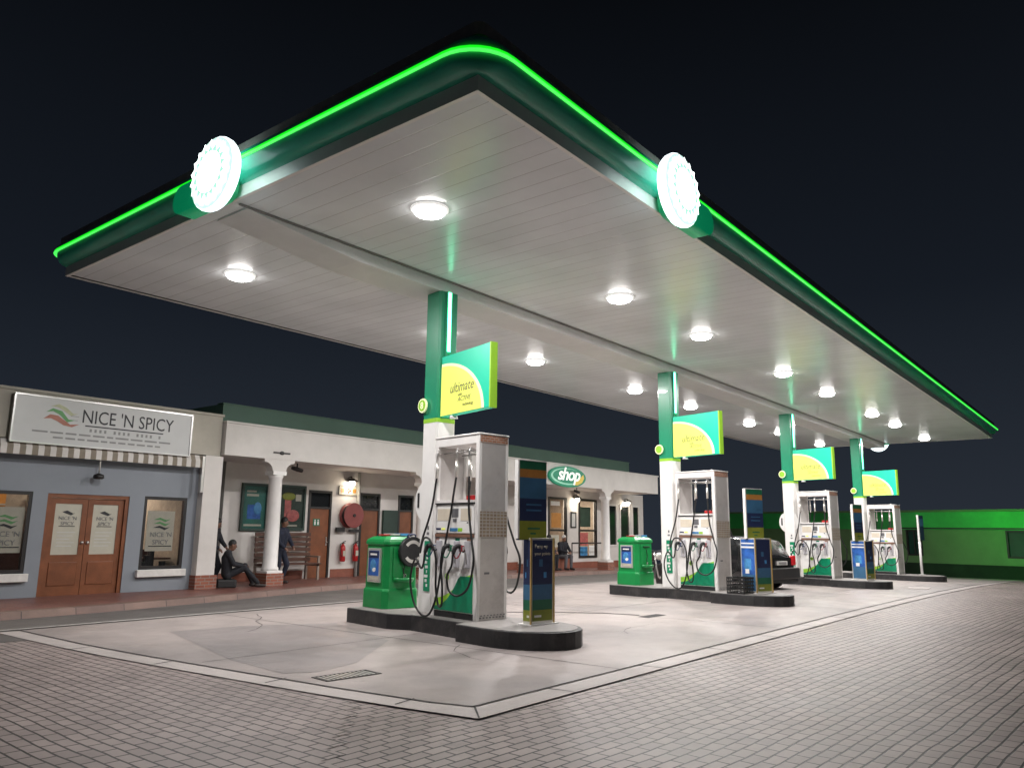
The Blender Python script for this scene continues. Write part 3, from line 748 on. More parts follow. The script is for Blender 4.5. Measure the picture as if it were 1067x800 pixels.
        for yy in (.43,-.08,-.36): mb.box(*sorted((f*.300,f*.304)),yy-.05,yy+.05,1.10,1.18,{.43:'boot_blue',-.08:'greenhandle',-.36:'brown'}[yy])
        mb.lathe([(.05,0),(.05,.003)],c=(f*.303,.16,.60),axis='x',m='lime',n=20); mb.lathe([(.037,0),(.037,.005)],c=(f*.303,.16,.60),axis='x',m='white_clean',n=20)
        mb.build('lower_cover',None,t)
        mb=MB(); mb.box(*bx(.26,.295),-w+.078,w-.078,.0,.088); mb.build('kick_plate','blackmat',t)
        LA=[(.37,.03,1.5),(.42,.12,.9),(.47,.18,.35),(.52,.28,.06),(.55,.45,.03),(.57,.64,.22),(.57,.74,.55),(.56,.64,.85),(.55,.50,.72)]
        LB=[(.37,.52,1.6),(.45,.62,1.15),(.50,.60,.95),(.55,.45,1.16),(.58,.24,1.14),(.57,.10,.88),(.54,.12,.45),(.53,.06,.20),(.55,-.05,.22),(.56,-.06,.5)]
        LC=[(.37,-.42,1.6),(.42,-.56,1.15),(.46,-.66,.86),(.48,-.58,.50),(.52,-.40,.36),(.55,-.22,.42),(.56,-.17,.62)]
        for y,hy,hd,lp,dr in ((.36,-.06,'bluehandle',LA,0),(-.08,.44,'greenhandle',LB,0),(-.34,-.37,'redhandle',LC,0)):
            nozzle_hose(t,f,y,hy,hd,lp,dr)
    mb=MB(); mb.box(-.28,-.20,-.42,-.24,1.736,1.82,bev=.01); mb.build('red_notice','red',t)
    return t
d0=dispenser('nearest tall grey fuel dispenser with three black hoses, beside the first display stand')
for i,lab in ((1,'second fuel dispenser, standing between the green bin and the black crate'),(2,'third fuel dispenser, behind the black car'),(3,'farthest fuel dispenser, beside the thin white pole')):
    c=copy_tree(d0); c.location=isl(i,.02,-1.15); c['label']=lab

# ------------------------------------------------------------------ green service bins
def bin_(i,label,hatch):
    t=thing('service_bin',label,'bin',isl(i,-.06,.86),-TH,'green forecourt bins')
    def oct_(w,c): return [(-w,-w+c),(-w+c,-w),(w-c,-w),(w,-w+c),(w,w-c),(w-c,w),(-w+c,w),(-w,w-c)]
    mb=MB(); loops=[]
    for w,z in ((.365,0),(.362,.28),(.352,.31),(.338,.318),(.328,1.04),(.352,1.045),(.352,1.09),(.335,1.13),(.25,1.175),(.02,1.20)):
        loops.append([mb.bm.verts.new((x,y,z)) for x,y in oct_(w,w*.22)])
    for A,B in zip(loops,loops[1:]):
        for k in range(8): mb.bm.faces.new((A[k],A[(k+1)%8],B[(k+1)%8],B[k]))
    mb.bm.faces.new(loops[0][::-1]); mb.bm.faces.new(loops[-1])
    mb.build('body','bin_green',t,bevel=.008)
    mb=MB(); mb.box(-.365,-.33,-.20,.18,.42,.98,'alu',bev=.006); mb.box(-0.369,-0.365,-.165,.145,.53,.94,'posterblue'); mb.box(-0.372,-0.369,-.16,.14,.82,.935,'navy')
    mb.box(-0.375,-0.372,-.11,.09,.865,.895,'white_clean'); mb.box(-0.372,-0.369,-.165,.145,.455,.52,'poster_cream'); mb.sphere((-.369,-.0,.69),.09,'skyblue',sc=(.05,1,1.2)); mb.sphere((-.371,-.03,.63),.06,'white_clean',sc=(.05,.9,.7))
    mb.build('poster_frame',None,t)
    # recess and bucket shelf on the near side
    mb=MB(); mb.box(-.2,.2,-.352,-.33,.5,1.0); mb.build('recess_panel','bin_green',t,bevel=.006)
    mb=MB(); mb.lathe([(.17,.43),(.19,.47),(.19,.50),(.17,.50),(.16,.46)],c=(0,-.345,0),n=20); mb.build('bucket_shelf','bin_green',t)
    mb=MB(); mb.tube(catmull([(0,-.365,.88),(.02,-.375,.72),(-.01,-.38,.60),(.03,-.38,.54)],6),.009,'black'); mb.box(-.12,.12,-.385,-.353,.93,.955,'darkgreen',bev=.005); mb.box(.0,.05,-.385,-.36,.50,.56,'alu',bev=.008); mb.build('squeegee',None,t)
    mb=MB(); mb.box(-.12,.10,-.2,.10,1.20,1.225,'cloth_white'); mb.box(.02,.22,-.22,-.02,1.19,1.23,'skyblue'); mb.box(-.22,-.1,-.1,.1,1.19,1.215,'red'); mb.build('paper_towels',None,t)
    if hatch:
        mb=MB(); mb.lathe([(.245,-.46),(.255,-.44),(.255,-.39),(.22,-.34)],c=(.12,0,.93),axis='y',m='black',n=32)
        for a0 in (35,215):
            for k in range(9):
                a=R(a0+k*12); b=R(a0+(k+1)*12)
                mb.quad([(.12+r_*math.cos(q_),-.4615,.93+r_*math.sin(q_)) for r_,q_ in ((.135,a),(.19,a),(.19,b),(.135,b))],'alu')
        h=mb.build('round_hatch',None,t)
        mb=MB(); mb.tube(catmull([(.02,-.44,1.14),(.02,-.45,1.21),(.16,-.45,1.21),(.16,-.44,1.14)],5),.014); mb.build('hatch_handle','navy',h)
    return t
bin_(0,'green plastic bin with a round black hatch on the nearest island',True)
bin_(1,'green plastic bin without a hatch on the second island',False)

# ------------------------------------------------------------------ display stands
def stand(i,label,s,tt,rz,pw,pd,ped,bx0,bx1,ball=False):
    t=thing('display_stand',label,'advert stand',isl(i,tt,s),-TH+rz,'advert stands on the islands')
    hw,hd=pw/2,pd/2
    mb=MB(); mb.box(-hw,hw,-hd,hd,.012,1.20,'alu',bev=.004); mb.build('pedestal',None,t)
    mb=MB(); mb.box(-hw-.05,hw+.05,-hd-.05,hd+.05,0,.012); mb.build('base_plate','white',t)
    for nm,face in (('front_poster',0),('side_poster',1)):
        mb=MB()
        def q(a0,a1,z0,z1,m,k=.003):
            if face==0: mb.box(a0*hw,a1*hw,-hd-k,-hd-k+.0025,z0,z1,m)
            else: mb.box(-hw-k,-hw-k+.0025,a0*hd,a1*hd,z0,z1,m)
        if ped==0 or face==0:
            top='navy' if ped==0 else 'boardgreen'
            q(-.86,.86,.55,1.17,'boardnavy'); q(-.86,.86,.34,.55,'boardblue'); q(-.86,.86,.20,.34,'boardgreen'); q(-.86,.86,.05,.20,'olive')
            q(-.7,-.1,.10,.13,'white_clean',.006); q(.1,.35,.64,.72,'skyblue',.006); q(-.3,.0,.8,.9,'boardblue',.006)
        else:
            q(-.86,.86,.40,1.17,'posterblue'); q(-.86,.86,.98,1.02,'white_clean',.006); q(-.86,.86,1.07,1.10,'white_clean',.006); q(-.4,.5,.5,.75,'skyblue',.006); q(-.1,.4,.42,.52,'white_clean',.007); q(-.86,.86,.05,.40,'boardblue')
        p=mb.build(nm,None,t)
        if ped==0 and face==0:
            text('Pump up',.075,'poster_cream',p,(-hw*.7,-hd-.008,1.06),(R(90),0,0),align='LEFT')
            text('your points',.068,'poster_cream',p,(-hw*.7,-hd-.008,.96),(R(90),0,0),align='LEFT')
    mb=MB()
    for a in (-1,1): mb.box(a*hw-.012,a*hw+.012,-hd-.012,-hd+.006,.012,1.2)
    mb.build('gold_edge','gold',t)
    mb=MB(); mb.box(bx0,bx1,-.03,.03,1.17,2.30,'boardnavy',bev=.004); b=mb.build('header_board',None,t)
    mb=MB(); mb.box(bx0-.03,bx0,-.036,.036,1.19,2.31); mb.box(bx0,bx1,-.036,.036,2.302,2.315); mb.build('edge_trim','white_clean',b)
    for side in (-1,1):
        y0,y1=sorted((side*.0305,side*.034))
        mb=MB()
        for z0,z1,m in ((2.18,2.30,'boardgreen'),(2.06,2.18,'orange'),(1.76,2.06,'boardblue'),(1.44,1.76,'boardnavy'),(1.18,1.44,'olive')): mb.box(bx0+.004,bx1-.004,y0,y1,z0,z1,m)
        y0,y1=sorted((side*.034,side*.0355)); w_=bx1-bx0
        for z0,a,c in ((1.86,.2,.85),(1.66,.25,.8),(1.58,.25,.8),(1.32,.3,.75),(1.25,.4,.6)): mb.box(bx0+w_*a,bx0+w_*c,y0,y1,z0,z0+.025,'boardblue' if z0>1.5 else 'boardgreen')
        mb.build('printed_face',None,b)
    return t
stand(0,'nearest advert stand with navy poster, on the rounded end of the first island',-2.44,.26,0,.46,.16,0,-.42,.13)
stand(1,'advert stand with blue poster rising behind the black crate on the second island',-2.46,.12,R(-12),.50,.44,1,-.27,.26)
stand(2,'advert stand with green and blue posters, in front of the last pump',-2.44,.16,R(-4),.50,.46,1,-.45,.10)
# thin pole on island 4 (board seen edge on)
t=thing('pole_sign','thin white pole with a narrow board seen edge on, on the farthest island','pole sign',isl(3,.45,-2.3),R(-13))
mb=MB(); mb.tube([(0,0,0),(0,0,1.3)],.05); mb.build('pole','white_clean',t)
mb=MB(); mb.box(-.035,.035,-.035,.035,1.3,2.35,bev=.006); mb.build('board_edge','white_clean',t)
mb=MB(); mb.box(.036,.42,-.02,.02,1.35,2.33,'boardnavy'); mb.box(.036,.42,-.024,.024,1.9,2.2,'boardblue'); mb.build('board',None,t)
mb=MB(); mb.box(-.1,.1,-.1,.1,0,.015); mb.build('base_plate','white',t)

# crate
t=thing('plastic_crate','black plastic milk crate at the foot of the blue poster stand','crate',isl(1,-.40,-2.36),-TH+R(6))
mb=MB(); w=.25; d=.20; h=.36
for z in (0,.08,.16,.24,.32):
    for a in (-1,1):
        mb.box(-w,w,a*d-.012,a*d+.012,z,z+.035); mb.box(a*w-.012,a*w+.012,-d,d,z+.001,z+.034)
for k in range(7):
    x=-w+k*2*w/6
    for a in (-1,1): mb.box(x-.01,x+.01,a*d-.008,a*d+.008,0.002,h-.002)
for k in range(6):
    y=-d+k*2*d/5
    for a in (-1,1): mb.box(a*w-.008,a*w+.008,y-.01,y+.01,0.003,h-.003)
mb.build('crate_grid','plastic_black',t)
mb=MB(); mb.box(-w+.02,w-.02,-d+.02,d-.02,.005,.02); mb.build('crate_floor','plastic_black',t)

# ------------------------------------------------------------------ left unit: restaurant
def wall_open(mb, x0,x1,y0,y1,z0,z1, ops, m=None):
    """wall in the XZ plane from y0 to y1 with rectangular openings (ax,bx,az,bz)"""
    xs=sorted({x0,x1,*[o[0] for o in ops],*[o[1] for o in ops]})
    for a,b in zip(xs,xs[1:]):
        zs=[(z0,z1)]
        for o in ops:
            if o[0]<=a+1e-6 and o[1]>=b-1e-6:
                new=[]
                for p,q in zs:
                    if o[2]>p: new.append((p,min(q,o[2])))
                    if o[3]<q: new.append((max(p,o[3]),q))
                zs=new
        for p,q in zs:
            if q-p>1e-4: mb.box(a,b,y0,y1,p,q,m)
FZ=.125
rs=thing('restaurant_building','blue grey shop unit with cream parapet, brown double door and two windows','building',(6,17.5,FZ))
def rb(mb,name,m=None,root=None): return child(mb.build(name,m), root or rs)
FY=17.5
mb=MB(); wall_open(mb,-6,9.905,FY,FY+.18,FZ-.1,3.24,[(6.62,8.30,FZ-.1,2.20),(8.64,9.66,.60,2.22),(4.2,6.34,.60,2.22)]); rb(mb,'wall','blue')
mb=MB(); mb.box(-6,10.27,17.28,17.46,3.245,4.20); mb.box(-6.02,10.30,17.25,17.7,4.202,4.26); rb(mb,'parapet','cream')
mb=MB(); mb.box(9.90,10.36,17.27,17.60,.44,3.24); rb(mb,'pilaster','wallwhite')
mb=MB(); mb.box(9.87,10.42,17.24,17.62,FZ-.1,.438); rb(mb,'brick_base','redbrick')
mb=MB(); mb.box(-6,10.3,17.7,26,4.05,4.15); mb.box(10.05,10.29,17.62,26,0,4.05); rb(mb,'roof','roof_dark')
# striped awning valance
mb=MB(); n=96; x_a,x_b=-1.,9.84
for k in range(n):
    a=x_a+(x_b-x_a)*k/n; b=x_a+(x_b-x_a)*(k+1)/n
    m='cream' if k%2 else 'wallwhite'
    mb.quad([(a,17.20,3.09),(b,17.20,3.09),(b,17.20,2.93),(a,17.20,2.93)],'stripe_dark' if k%2 else 'wallwhite')
    mb.quad([(a,17.27,3.22),(b,17.27,3.22),(b,17.20,3.09),(a,17.20,3.09)],'stripe_dark' if k%2 else 'wallwhite')
aw=rb(mb,'awning')
mb=MB(); mb.box(9.78,9.84,17.18,17.24,2.35,3.2); mb.box(-1,9.84,17.205,17.24,3.05,3.08); rb(mb,'awning_frame','alu')
# double door
dr=rb(MB().box(6.62,6.70,17.52,17.66,FZ,2.20).box(8.22,8.30,17.52,17.66,FZ,2.20).box(6.70,8.22,17.52,17.66,2.12,2.20),'double_door','wood')
def dchild(mb,name,m,par): o=mb.build(name,m); o.parent=par; o.matrix_parent_inverse=par.matrix_parent_inverse.copy() if False else Matrix(); return o
for a,b in ((6.705,7.455),(7.465,8.215)):
    mb=MB(); wall_open(mb,a,b,17.56,17.61,FZ,2.115,[(a+.11,b-.11,.95,2.0)]); mb.box(a+.10,b-.10,17.55,17.56,FZ+.2,.80,bev=.01)
    o=dchild(mb,'door_leaf','wood',dr)
    mb=MB(); mb.box(a+.11,b-.11,17.575,17.59,.95,2.0,'poster_cream'); 
    cx=(a+b)/2
    mb.prism([(cx-.12,1.83),(cx-.02,1.86),(cx+.10,1.80),(cx+.14,1.81),(cx+.06,1.76),(cx-.06,1.80)],'y',17.571,17.5745,'ink')
    mb.box(cx-.16,cx+.16,17.571,17.5745,1.525,1.54,'ink')
    for k in range(5): mb.box(cx-.18,cx+.18-.05*(k%3),17.571,17.5745,1.40-k*.07,1.415-k*.07,'signgrey')
    dchild(mb,'poster',None,dr)
    tt=text("NICE 'N",.105,'inkgrey',rs,(cx-rs.location.x,17.569-rs.location.y,1.665-rs.location.z)); 
    tt=text("SPICY",.105,'inkgrey',rs,(cx-rs.location.x,17.569-rs.location.y,1.555-rs.location.z))
    mb=MB(); mb.sphere((b-.05 if a<7 else a+.05,17.54,1.2),.035); dchild(mb,'handle','steel',dr)
# windows
for (a,b,z0,z1,px_) in ((8.64,9.66,.60,2.22,9.12),(4.2,6.34,.60,2.22,5.95)):
    mb=MB(); wall_open(mb,a,b,17.51,17.60,z0,z1,[(a+.07,b-.07,z0+.07,z1-.07)]); wf=rb(mb,'window','frame_dark')
    mb=MB(); mb.box(a+.07,b-.07,17.55,17.558,z0+.07,z1-.07); dchild(mb,'pane','glass',wf)
    mb=MB(); mb.box(a-.06,b+.06,17.40,17.60,z0-.16,z0-.003,bev=.008); dchild(mb,'sill','frame_white',wf)
    mb=MB(); mb.box(px_-.34,px_+.30,17.565,17.575,1.0,1.9,'poster_cream')
    for k,m in enumerate(('swoosh_green','swoosh_green','ink')):
        z=1.70-k*.09; mb.prism([(px_-.20,z),(px_-.05,z+.05),(px_+.1,z),(px_+.2,z+.02),(px_+.08,z-.05),(px_-.04,z+.0)],'y',17.560,17.564,m)
    mb.box(px_-.27,px_+.27,17.560,17.564,1.10,1.12,'ink')
    dchild(mb,'window_poster',None,wf)
    text("NICE 'N",.15,'inkgrey',rs,(px_-rs.location.x,17.558-rs.location.y,1.32-rs.location.z))
    text("SPICY",.15,'inkgrey',rs,(px_-rs.location.x,17.558-rs.location.y,1.15-rs.location.z))
# interior of the restaurant
mb=MB(); mb.box(-5.5,9.88,21.5,21.55,FZ,3.2,'interior'); mb.box(-5.5,9.88,17.7,21.5,3.15,3.2,'interior'); mb.box(9.85,9.88,17.7,21.5,FZ,3.15,'interior'); mb.box(-5.5,9.85,17.7,21.5,FZ-.02,FZ,'wooddark')
rb(mb,'room')
mb=MB(); mb.box(3.2,6.6,21.2,21.45,FZ,1.9,'goods'); mb.box(7.8,9.7,21.2,21.45,FZ,2.3,'goods')
for k in range(5): mb.box(7.9+k*.34,8.17+k*.34,18.9+.2*(k%2),19.3+.2*(k%2),FZ,1.0,'wooddark')
for k in range(7):
    x=8.45+.16*k; mb.box(x,x+.11,18.0+.12*(k%3),18.1+.12*(k%3),FZ,.75+.14*(k%3),'frame_dark')
mb.box(8.3,9.8,18.3,18.9,.78,.82,'wooddark')
for k in range(3):
    x=8.7+k*.42; mb.box(x,x+.34,21.44,21.49,1.75,2.2,'wooddark'); mb.box(x+.04,x+.30,21.42,21.439,1.8,2.15,'poster_cream')
    mb.box(x,x+.34,21.44,21.49,2.3,2.7,'frame_dark'); mb.box(x+.04,x+.30,21.42,21.439,2.34,2.66,'pink')
for k in range(6):
    mb.box(3.4+k*.62,3.9+k*.62,20.9,21.15,1.95,2.5,'orange' if k%2 else 'poster_cream')
mb.box(3.,7.2,18.6,19.1,FZ,1.05,'wooddark'); mb.box(4.6,4.9,18.7,19.,1.05,1.35,'red'); mb.box(5.7,6.1,18.7,19.,1.05,1.25,'steel')
for k in range(3): mb.box(3.2,6.9,20.6,20.9,1.2+k*.4,1.23+k*.4,'alu')
rb(mb,'furniture')
mb=MB(); mb.box(4.2,5.6,19.6,20.0,3.08,3.14); mb.box(8.2,9.2,20.6,20.9,3.08,3.14); rb(mb,'ceiling_lamp','coolpanel')
# shop sign board
t=thing('restaurant_sign',"long silver sign board lettered NICE 'N SPICY on the cream parapet",'sign',(7.55,17.27,3.65))
mb=MB(); mb.box(-1.86,1.86,-.10,0,-.47,.48,bev=.006); mb.build('sign_panel','signgrey',t)
mb=MB()
for z in (-.475,.475): mb.box(-1.88,1.88,-.12,-.02,z-.014,z+.014)
for x in (-1.87,1.87): mb.box(x-.016,x+.016,-.12,-.02,-.461,.461)
mb.build('sign_frame','steel',t)
text("NICE 'N SPICY",.40,'ink',t,(.42,-.103,.03),align='CENTER',sx=.80,name='lettering')
mb=MB(); mb.box(-.50,1.20,-.105,-.101,-.045,-.02); mb.build('underline','ink',t)
mb=MB(); 
mb.prism([(-1.32,.03),(-1.20,.13),(-1.05,.12),(-.80,-.04),(-.62,-.02),(-.76,-.09),(-.92,-.07),(-1.05,.0),(-1.18,.05)],'y',-.105,-.101,'swoosh_red')
mb.prism([(-1.28,.17),(-1.16,.26),(-.98,.22),(-.84,.06),(-.70,.06),(-.86,.0),(-1.02,.14),(-1.15,.2)],'y',-.105,-.101,'swoosh_green')
mb.prism([(-1.2,.30),(-1.05,.36),(-.9,.30),(-.76,.19),(-.66,.2),(-.8,.14),(-.96,.24),(-1.06,.29)],'y',-.105,-.101,'swoosh_yellow')
mb.box(-.80,-.64,-.104,-.101,.135,.143,'inkgrey'); mb.box(-.8,-.66,-.104,-.101,.05,.058,'inkgrey')
mb.build('swoosh_logo',None,t)
mb=MB(); x=-.40
for k in range(16):
    w=.045
    if k%5!=4: mb.box(x,x+w,-.104,-.101,-.155,-.09)
    x+=.1
for row,(xa,xb) in enumerate(((-1.5,1.4),(-1.1,1.2))):
    x=xa; z=-.25-row*.10
    while x<xb:
        w=random.uniform(.12,.3); mb.box(x,x+w,-.104,-.101,z,z+.035); x+=w+.05
mb.build('small_print','inkgrey_soft',t)
# wall lamp above door
t=thing('wall_lamp','small unlit hanging lamp above the brown double door','lamp',(7.5,17.36,2.55))
mb=MB(); mb.tube([(0,-.05,.08),(0,-.05,.55)],.018); mb.build('stem','alu',t)
mb=MB(); mb.lathe([(.03,.10),(.10,.07),(.11,.0),(.08,-.02)],c=(0,-.05,0)); mb.build('lamp_head','frame_dark',t)

# ------------------------------------------------------------------ middle building: veranda and shop
sh=thing('shop_building','long white veranda building with round columns, green roof band and shop front','building',(21,17.4,FZ))
def zf(x): return zg(x)+FZ
def sbd(mb,name,m=None,par=None):
    o=mb.build(name,m)
    if par is None: child(o,sh)
    else: o.parent=par
    return o
mb=MB(); mb.box(10.31,32.3,17.15,17.45,3.28,4.06); mb.box(10.29,32.34,17.12,17.48,4.062,4.11); sbd(mb,'fascia','wallwhite')
mb=MB(); mb.box(10.62,31.0,17.9,18.1,4.0,4.64); mb.box(10.6,31.05,17.88,18.15,4.642,4.67); mb.box(10.62,10.8,18.1,24,4.0,4.64); mb.box(30.9,31.0,18.1,24,4,4.6); sbd(mb,'roof_band','roofgreen')
mb=MB(); mb.box(10.3,32.3,17.45,18.98,3.285,3.33); sbd(mb,'veranda_ceiling','wallwhite')
mb=MB(); mb.box(10.3,32.3,17.45,25,3.9,4.0); sbd(mb,'roof','roof_dark')
doors=[(14.24,15.08),(16.2,17.02),(17.82,18.5)]
ops=[(a,b,0,2.66) for a,b in doors]+[(26.23,27.58,0,2.95),(28.48,29.94,.42,2.95),(30.85,31.7,.9,2.8),(31.95,32.9,.9,2.8),(33.1,33.8,.9,2.8)]
mb=MB(); wall_open(mb,11.5,34.2,19.0,19.18,-.3,3.32,ops); sbd(mb,'back_wall','wallwhite')
mb=MB()
xs=[11.5,14.18]; segs=[(11.5,14.16),(15.16,16.12),(17.1,17.76),(18.58,26.15),(27.66,34.2)]
for a,b in segs: mb.box(a,b,18.985,18.998,-.3,.36-.1*(a>26))
sbd(mb,'plinth','plinth')
mb=MB(); mb.box(10.3,11.5,19.2,19.3,-.2,3.32,'darkgreen'); mb.box(10.45,11.2,19.15,19.2,FZ,2.6,'frame_dark'); sbd(mb,'side_passage')
for k,(a,b) in enumerate(doors):
    mb=MB(); mb.box(a,a+.07,18.97,19.08,FZ,2.66); mb.box(b-.07,b,18.97,19.08,FZ,2.66); mb.box(a+.07,b-.07,18.97,19.08,2.59,2.66); mb.box(a+.07,b-.07,18.97,19.08,2.12,2.18)
    d=sbd(mb,'door','frame_dark')
    mb=MB(); mb.box(a+.072,b-.072,19.0,19.05,FZ,2.118,bev=.004); l=sbd(mb,'door_leaf','wood',d)
    mb=MB(); mb.box(a+.072,b-.072,19.02,19.05,2.182,2.588); sbd(mb,'transom','carglass',d)
    mb=MB(); mb.sphere((b-.13,18.97,1.15),.03); mb.box(b-.15,b-.11,18.985,18.999,1.05,1.3); sbd(mb,'handle','steel',d)
    if k==0:
        mb=MB(); mb.box(a+.2,a+.44,18.992,18.999,1.62,1.83,'boardgreen')
        for q_ in (.255,.365): mb.sphere((a+q_+.015,18.991,1.785),.022,'white_clean',sc=(1,.1,1)); mb.box(a+q_-.01,a+q_+.04,18.988,18.9915,1.65,1.755,'white_clean')
        sbd(mb,'restroom_plate',None,d)
mb=MB(); mb.box(17.12,17.74,18.9,18.984,FZ,2.15); sbd(mb,'dark_cabinet','darkgreen')
# columns: base, shaft, capital
for x in (11.9,17.25,22.6,27.95):
    z=zf(x)
    mb=MB(); mb.box(x-.25,x+.25,17.05,17.55,z-.05,z+.30); b=sbd(mb,'column_base','redbrick')
    mb=MB(); mb.box(x-.23,x+.23,17.07,17.53,z+.302,z+.37,bev=.01); mb.lathe([(.215,z+.37),(.215,z+.43),(.185,z+.47),(.18,1.4),(.165,2.80),(.19,2.83),(.19,2.88)],c=(x,17.3,0),n=24)
    mb.box(x-.2,x+.2,17.12,17.48,2.88,2.98); sbd(mb,'column_shaft','white')
    mb=MB(); pts=[(x-.46,3.28),(x-.44,3.20)]
    for k in range(7): a=R(k*15); pts.append((x-.44+.24*math.sin(a), 3.20-.22*(1-math.cos(a))))
    for k in range(6,-1,-1): a=R(k*15); pts.append((x+.44-.24*math.sin(a), 3.20-.22*(1-math.cos(a))))
    pts+= [(x+.46,3.28)]
    mb.prism(pts,'y',17.16,17.44); sbd(mb,'capital','wallwhite')
mb=MB(); mb.tube([(16.07,18.93,FZ),(16.07,18.93,3.28)],.045); sbd(mb,'downpipe','wallgrey')
# shop openings
for k,(a,b,z0,z1) in enumerate(((26.23,27.58,FZ-.1,2.95),(28.48,29.94,.42,2.95))):
    mb=MB(); wall_open(mb,a,b,18.97,19.08,z0,z1,[(a+.09,b-.09,z0+.1,z1-.09)]); mb.box(a+.09,b-.09,18.99,19.06,1.55,1.63)
    f=sbd(mb,'shop_door' if k==0 else 'window','frame_dark' if k==0 else 'frame_dark')
    mb=MB(); mb.box(a+.09,b-.09,19.02,19.028,z0+.1,1.55); mb.box(a+.09,b-.09,19.02,19.028,1.63,z1-.09); sbd(mb,'pane','glass',f)
    mb=MB()
    if k==0: mb.box(a+.2,b-.5,19.0,19.01,2.6,2.78,'white_clean'); mb.box(a+.25,b-.4,19.0,19.01,1.7,2.3,'orange'); mb.box(a+.2,b-.55,19.0,19.01,.9,1.4,'poster_cream')
    else: mb.box(a+.12,a+.75,19.0,19.01,.95,1.5,'pink'); mb.box(a+.15,a+.7,19.0,19.01,.5,.9,'skyblue'); mb.box(a+.85,b-.2,19.0,19.01,.5,.95,'white_clean'); mb.box(a+.15,b-.5,19.0,19.01,1.75,2.6,'posterdark')
    sbd(mb,'poster',None,f)
for a,b in ((30.85,31.7),(31.95,32.9),(33.1,33.8)):
    mb=MB(); wall_open(mb,a,b,18.97,19.08,.9,2.8,[(a+.07,b-.07,.97,2.73)]); f=sbd(mb,'window','frame_white')
    mb=MB(); mb.box(a+.07,b-.07,19.02,19.03,.97,2.73); sbd(mb,'pane','carglass',f)
mb=MB(); mb.box(25,30.5,22.4,22.45,-.1,3.3,'interior'); mb.box(25,25.05,19.2,22.4,-.1,3.3,'interior'); mb.box(30.45,30.5,19.2,22.4,-.1,3.3,'interior'); mb.box(25,30.5,19.2,22.4,3.3,3.34,'interior'); mb.box(25,30.5,19.18,22.4,-.12,-.1,'wallwhite'); sbd(mb,'shop_room')
mb=MB(); mb.box(25.4,30.2,21.9,22.3,0,2.0,'goods'); mb.box(26.6,28.,20.6,21.1,0,1.3,'goods'); mb.box(26.3,27.6,22.33,22.38,2.1,2.9,'warm'); sbd(mb,'shelves')
mb=MB(); mb.box(26.2,27.6,19.7,20.1,3.2,3.28); mb.box(28.5,29.8,19.9,20.2,3.2,3.28); sbd(mb,'shop_ceiling_lamp','coolpanel')
for lx,lz in ((26.9,3.1),(29.1,3.1)):
    ld=bpy.data.lights.new('shop_lamp','AREA'); ld.size=1.; ld.energy=85; ld.color=(1.,.88,.7); lo=bpy.data.objects.new('shop_lamp',ld); C.objects.link(lo); lo.location=(lx,20.,lz)
ld=bpy.data.lights.new('restaurant_lamp','AREA'); ld.size=1.; ld.energy=120; ld.color=(1.,.85,.68); lo=bpy.data.objects.new('restaurant_lamp',ld); C.objects.link(lo); lo.location=(4.9,19.8,3.0)
ld=bpy.data.lights.new('restaurant_lamp','AREA'); ld.size=1.; ld.energy=75; ld.color=(1.,.88,.72); lo=bpy.data.objects.new('restaurant_lamp',ld); C.objects.link(lo); lo.location=(8.8,20.2,3.0)
# railing before the shop window
t=thing('handrail','thin dark handrail in front of the shop window','railing',(28.3,18.4,zf(28.3)))
mb=MB(); mb.tube([(-1.2,0,1.05),(1.7,0,1.05)],.03); mb.tube([(-1.2,0,0),(-1.2,0,1.05)],.025); mb.tube([(1.7,0,0),(1.7,0,1.05)],.025); mb.build('rail','frame_dark',t)

# round louver mark on the fascia, cameras
t=thing('fascia_vent','flat dark vent on the white fascia above the first round column','vent',(11.93,17.15,3.45))
mb=MB(); mb.box(-.25,.25,-.02,-.0,-.02,.02); mb.sphere((0,-.015,0),.06,sc=(1.2,.4,.8)); mb.build('louver','frame_dark',t)
for x,y,lab in ((12.9,17.8,'dark ceiling fitting under the veranda beside the first round column'),(26.2,17.55,'security camera under the fascia below the shop sign')):
    t=thing('security_camera',lab,'camera',(x,y,3.285))
    mb=MB(); mb.tube([(0,0,0),(0,0,-.14)],.02); mb.build('bracket','frame_dark',t)
    mb=MB(); mb.tube([(-.16,0,-.13),(.0,0,-.16),(.17,0,-.19)],[.05,.06,.055]); mb.build('camera_body','frame_dark',t)
# shop sign oval
t=thing('shop_sign','green oval sign with white lettering shop and a yellow corner','sign',(24.85,17.14,3.62))
def oval(a,b,y0,y1,m,nm,cx=0,cz=0):
    mb=MB(); mb.prism([(cx+a*math.cos(R(k*9)),cz+b*math.sin(R(k*9))) for k in range(40)],'y',y0,y1,smooth=True); return mb.build(nm,m,t)
oval(1.24,.40,-.10,-.0,'signgreen','sign_panel');

oval(1.08,.315,-.104,-.101,'signmint','mint_ring',-.06)
oval(1.02,.275,-.108,-.105,'signgreen','inner_field',.0,.02)
mb=MB(); pts=[(.30,-.30),(.62,-.30),(.95,-.19),(1.10,.0),(1.04,.14),(.86,.02),(.6,-.12)]
mb.prism(pts,'y',-.112,-.109); mb.build('yellow_corner','signyellow',t)
text('shop',.68,'signwhite',t,(.02,-.116,-.13),shear=.3,off=.016,sx=1.22,spacing=.92)
mb=MB(); mb.tube([(0,.0,0),(0,.03,0)],.05); mb.build('fixing','alu',t)

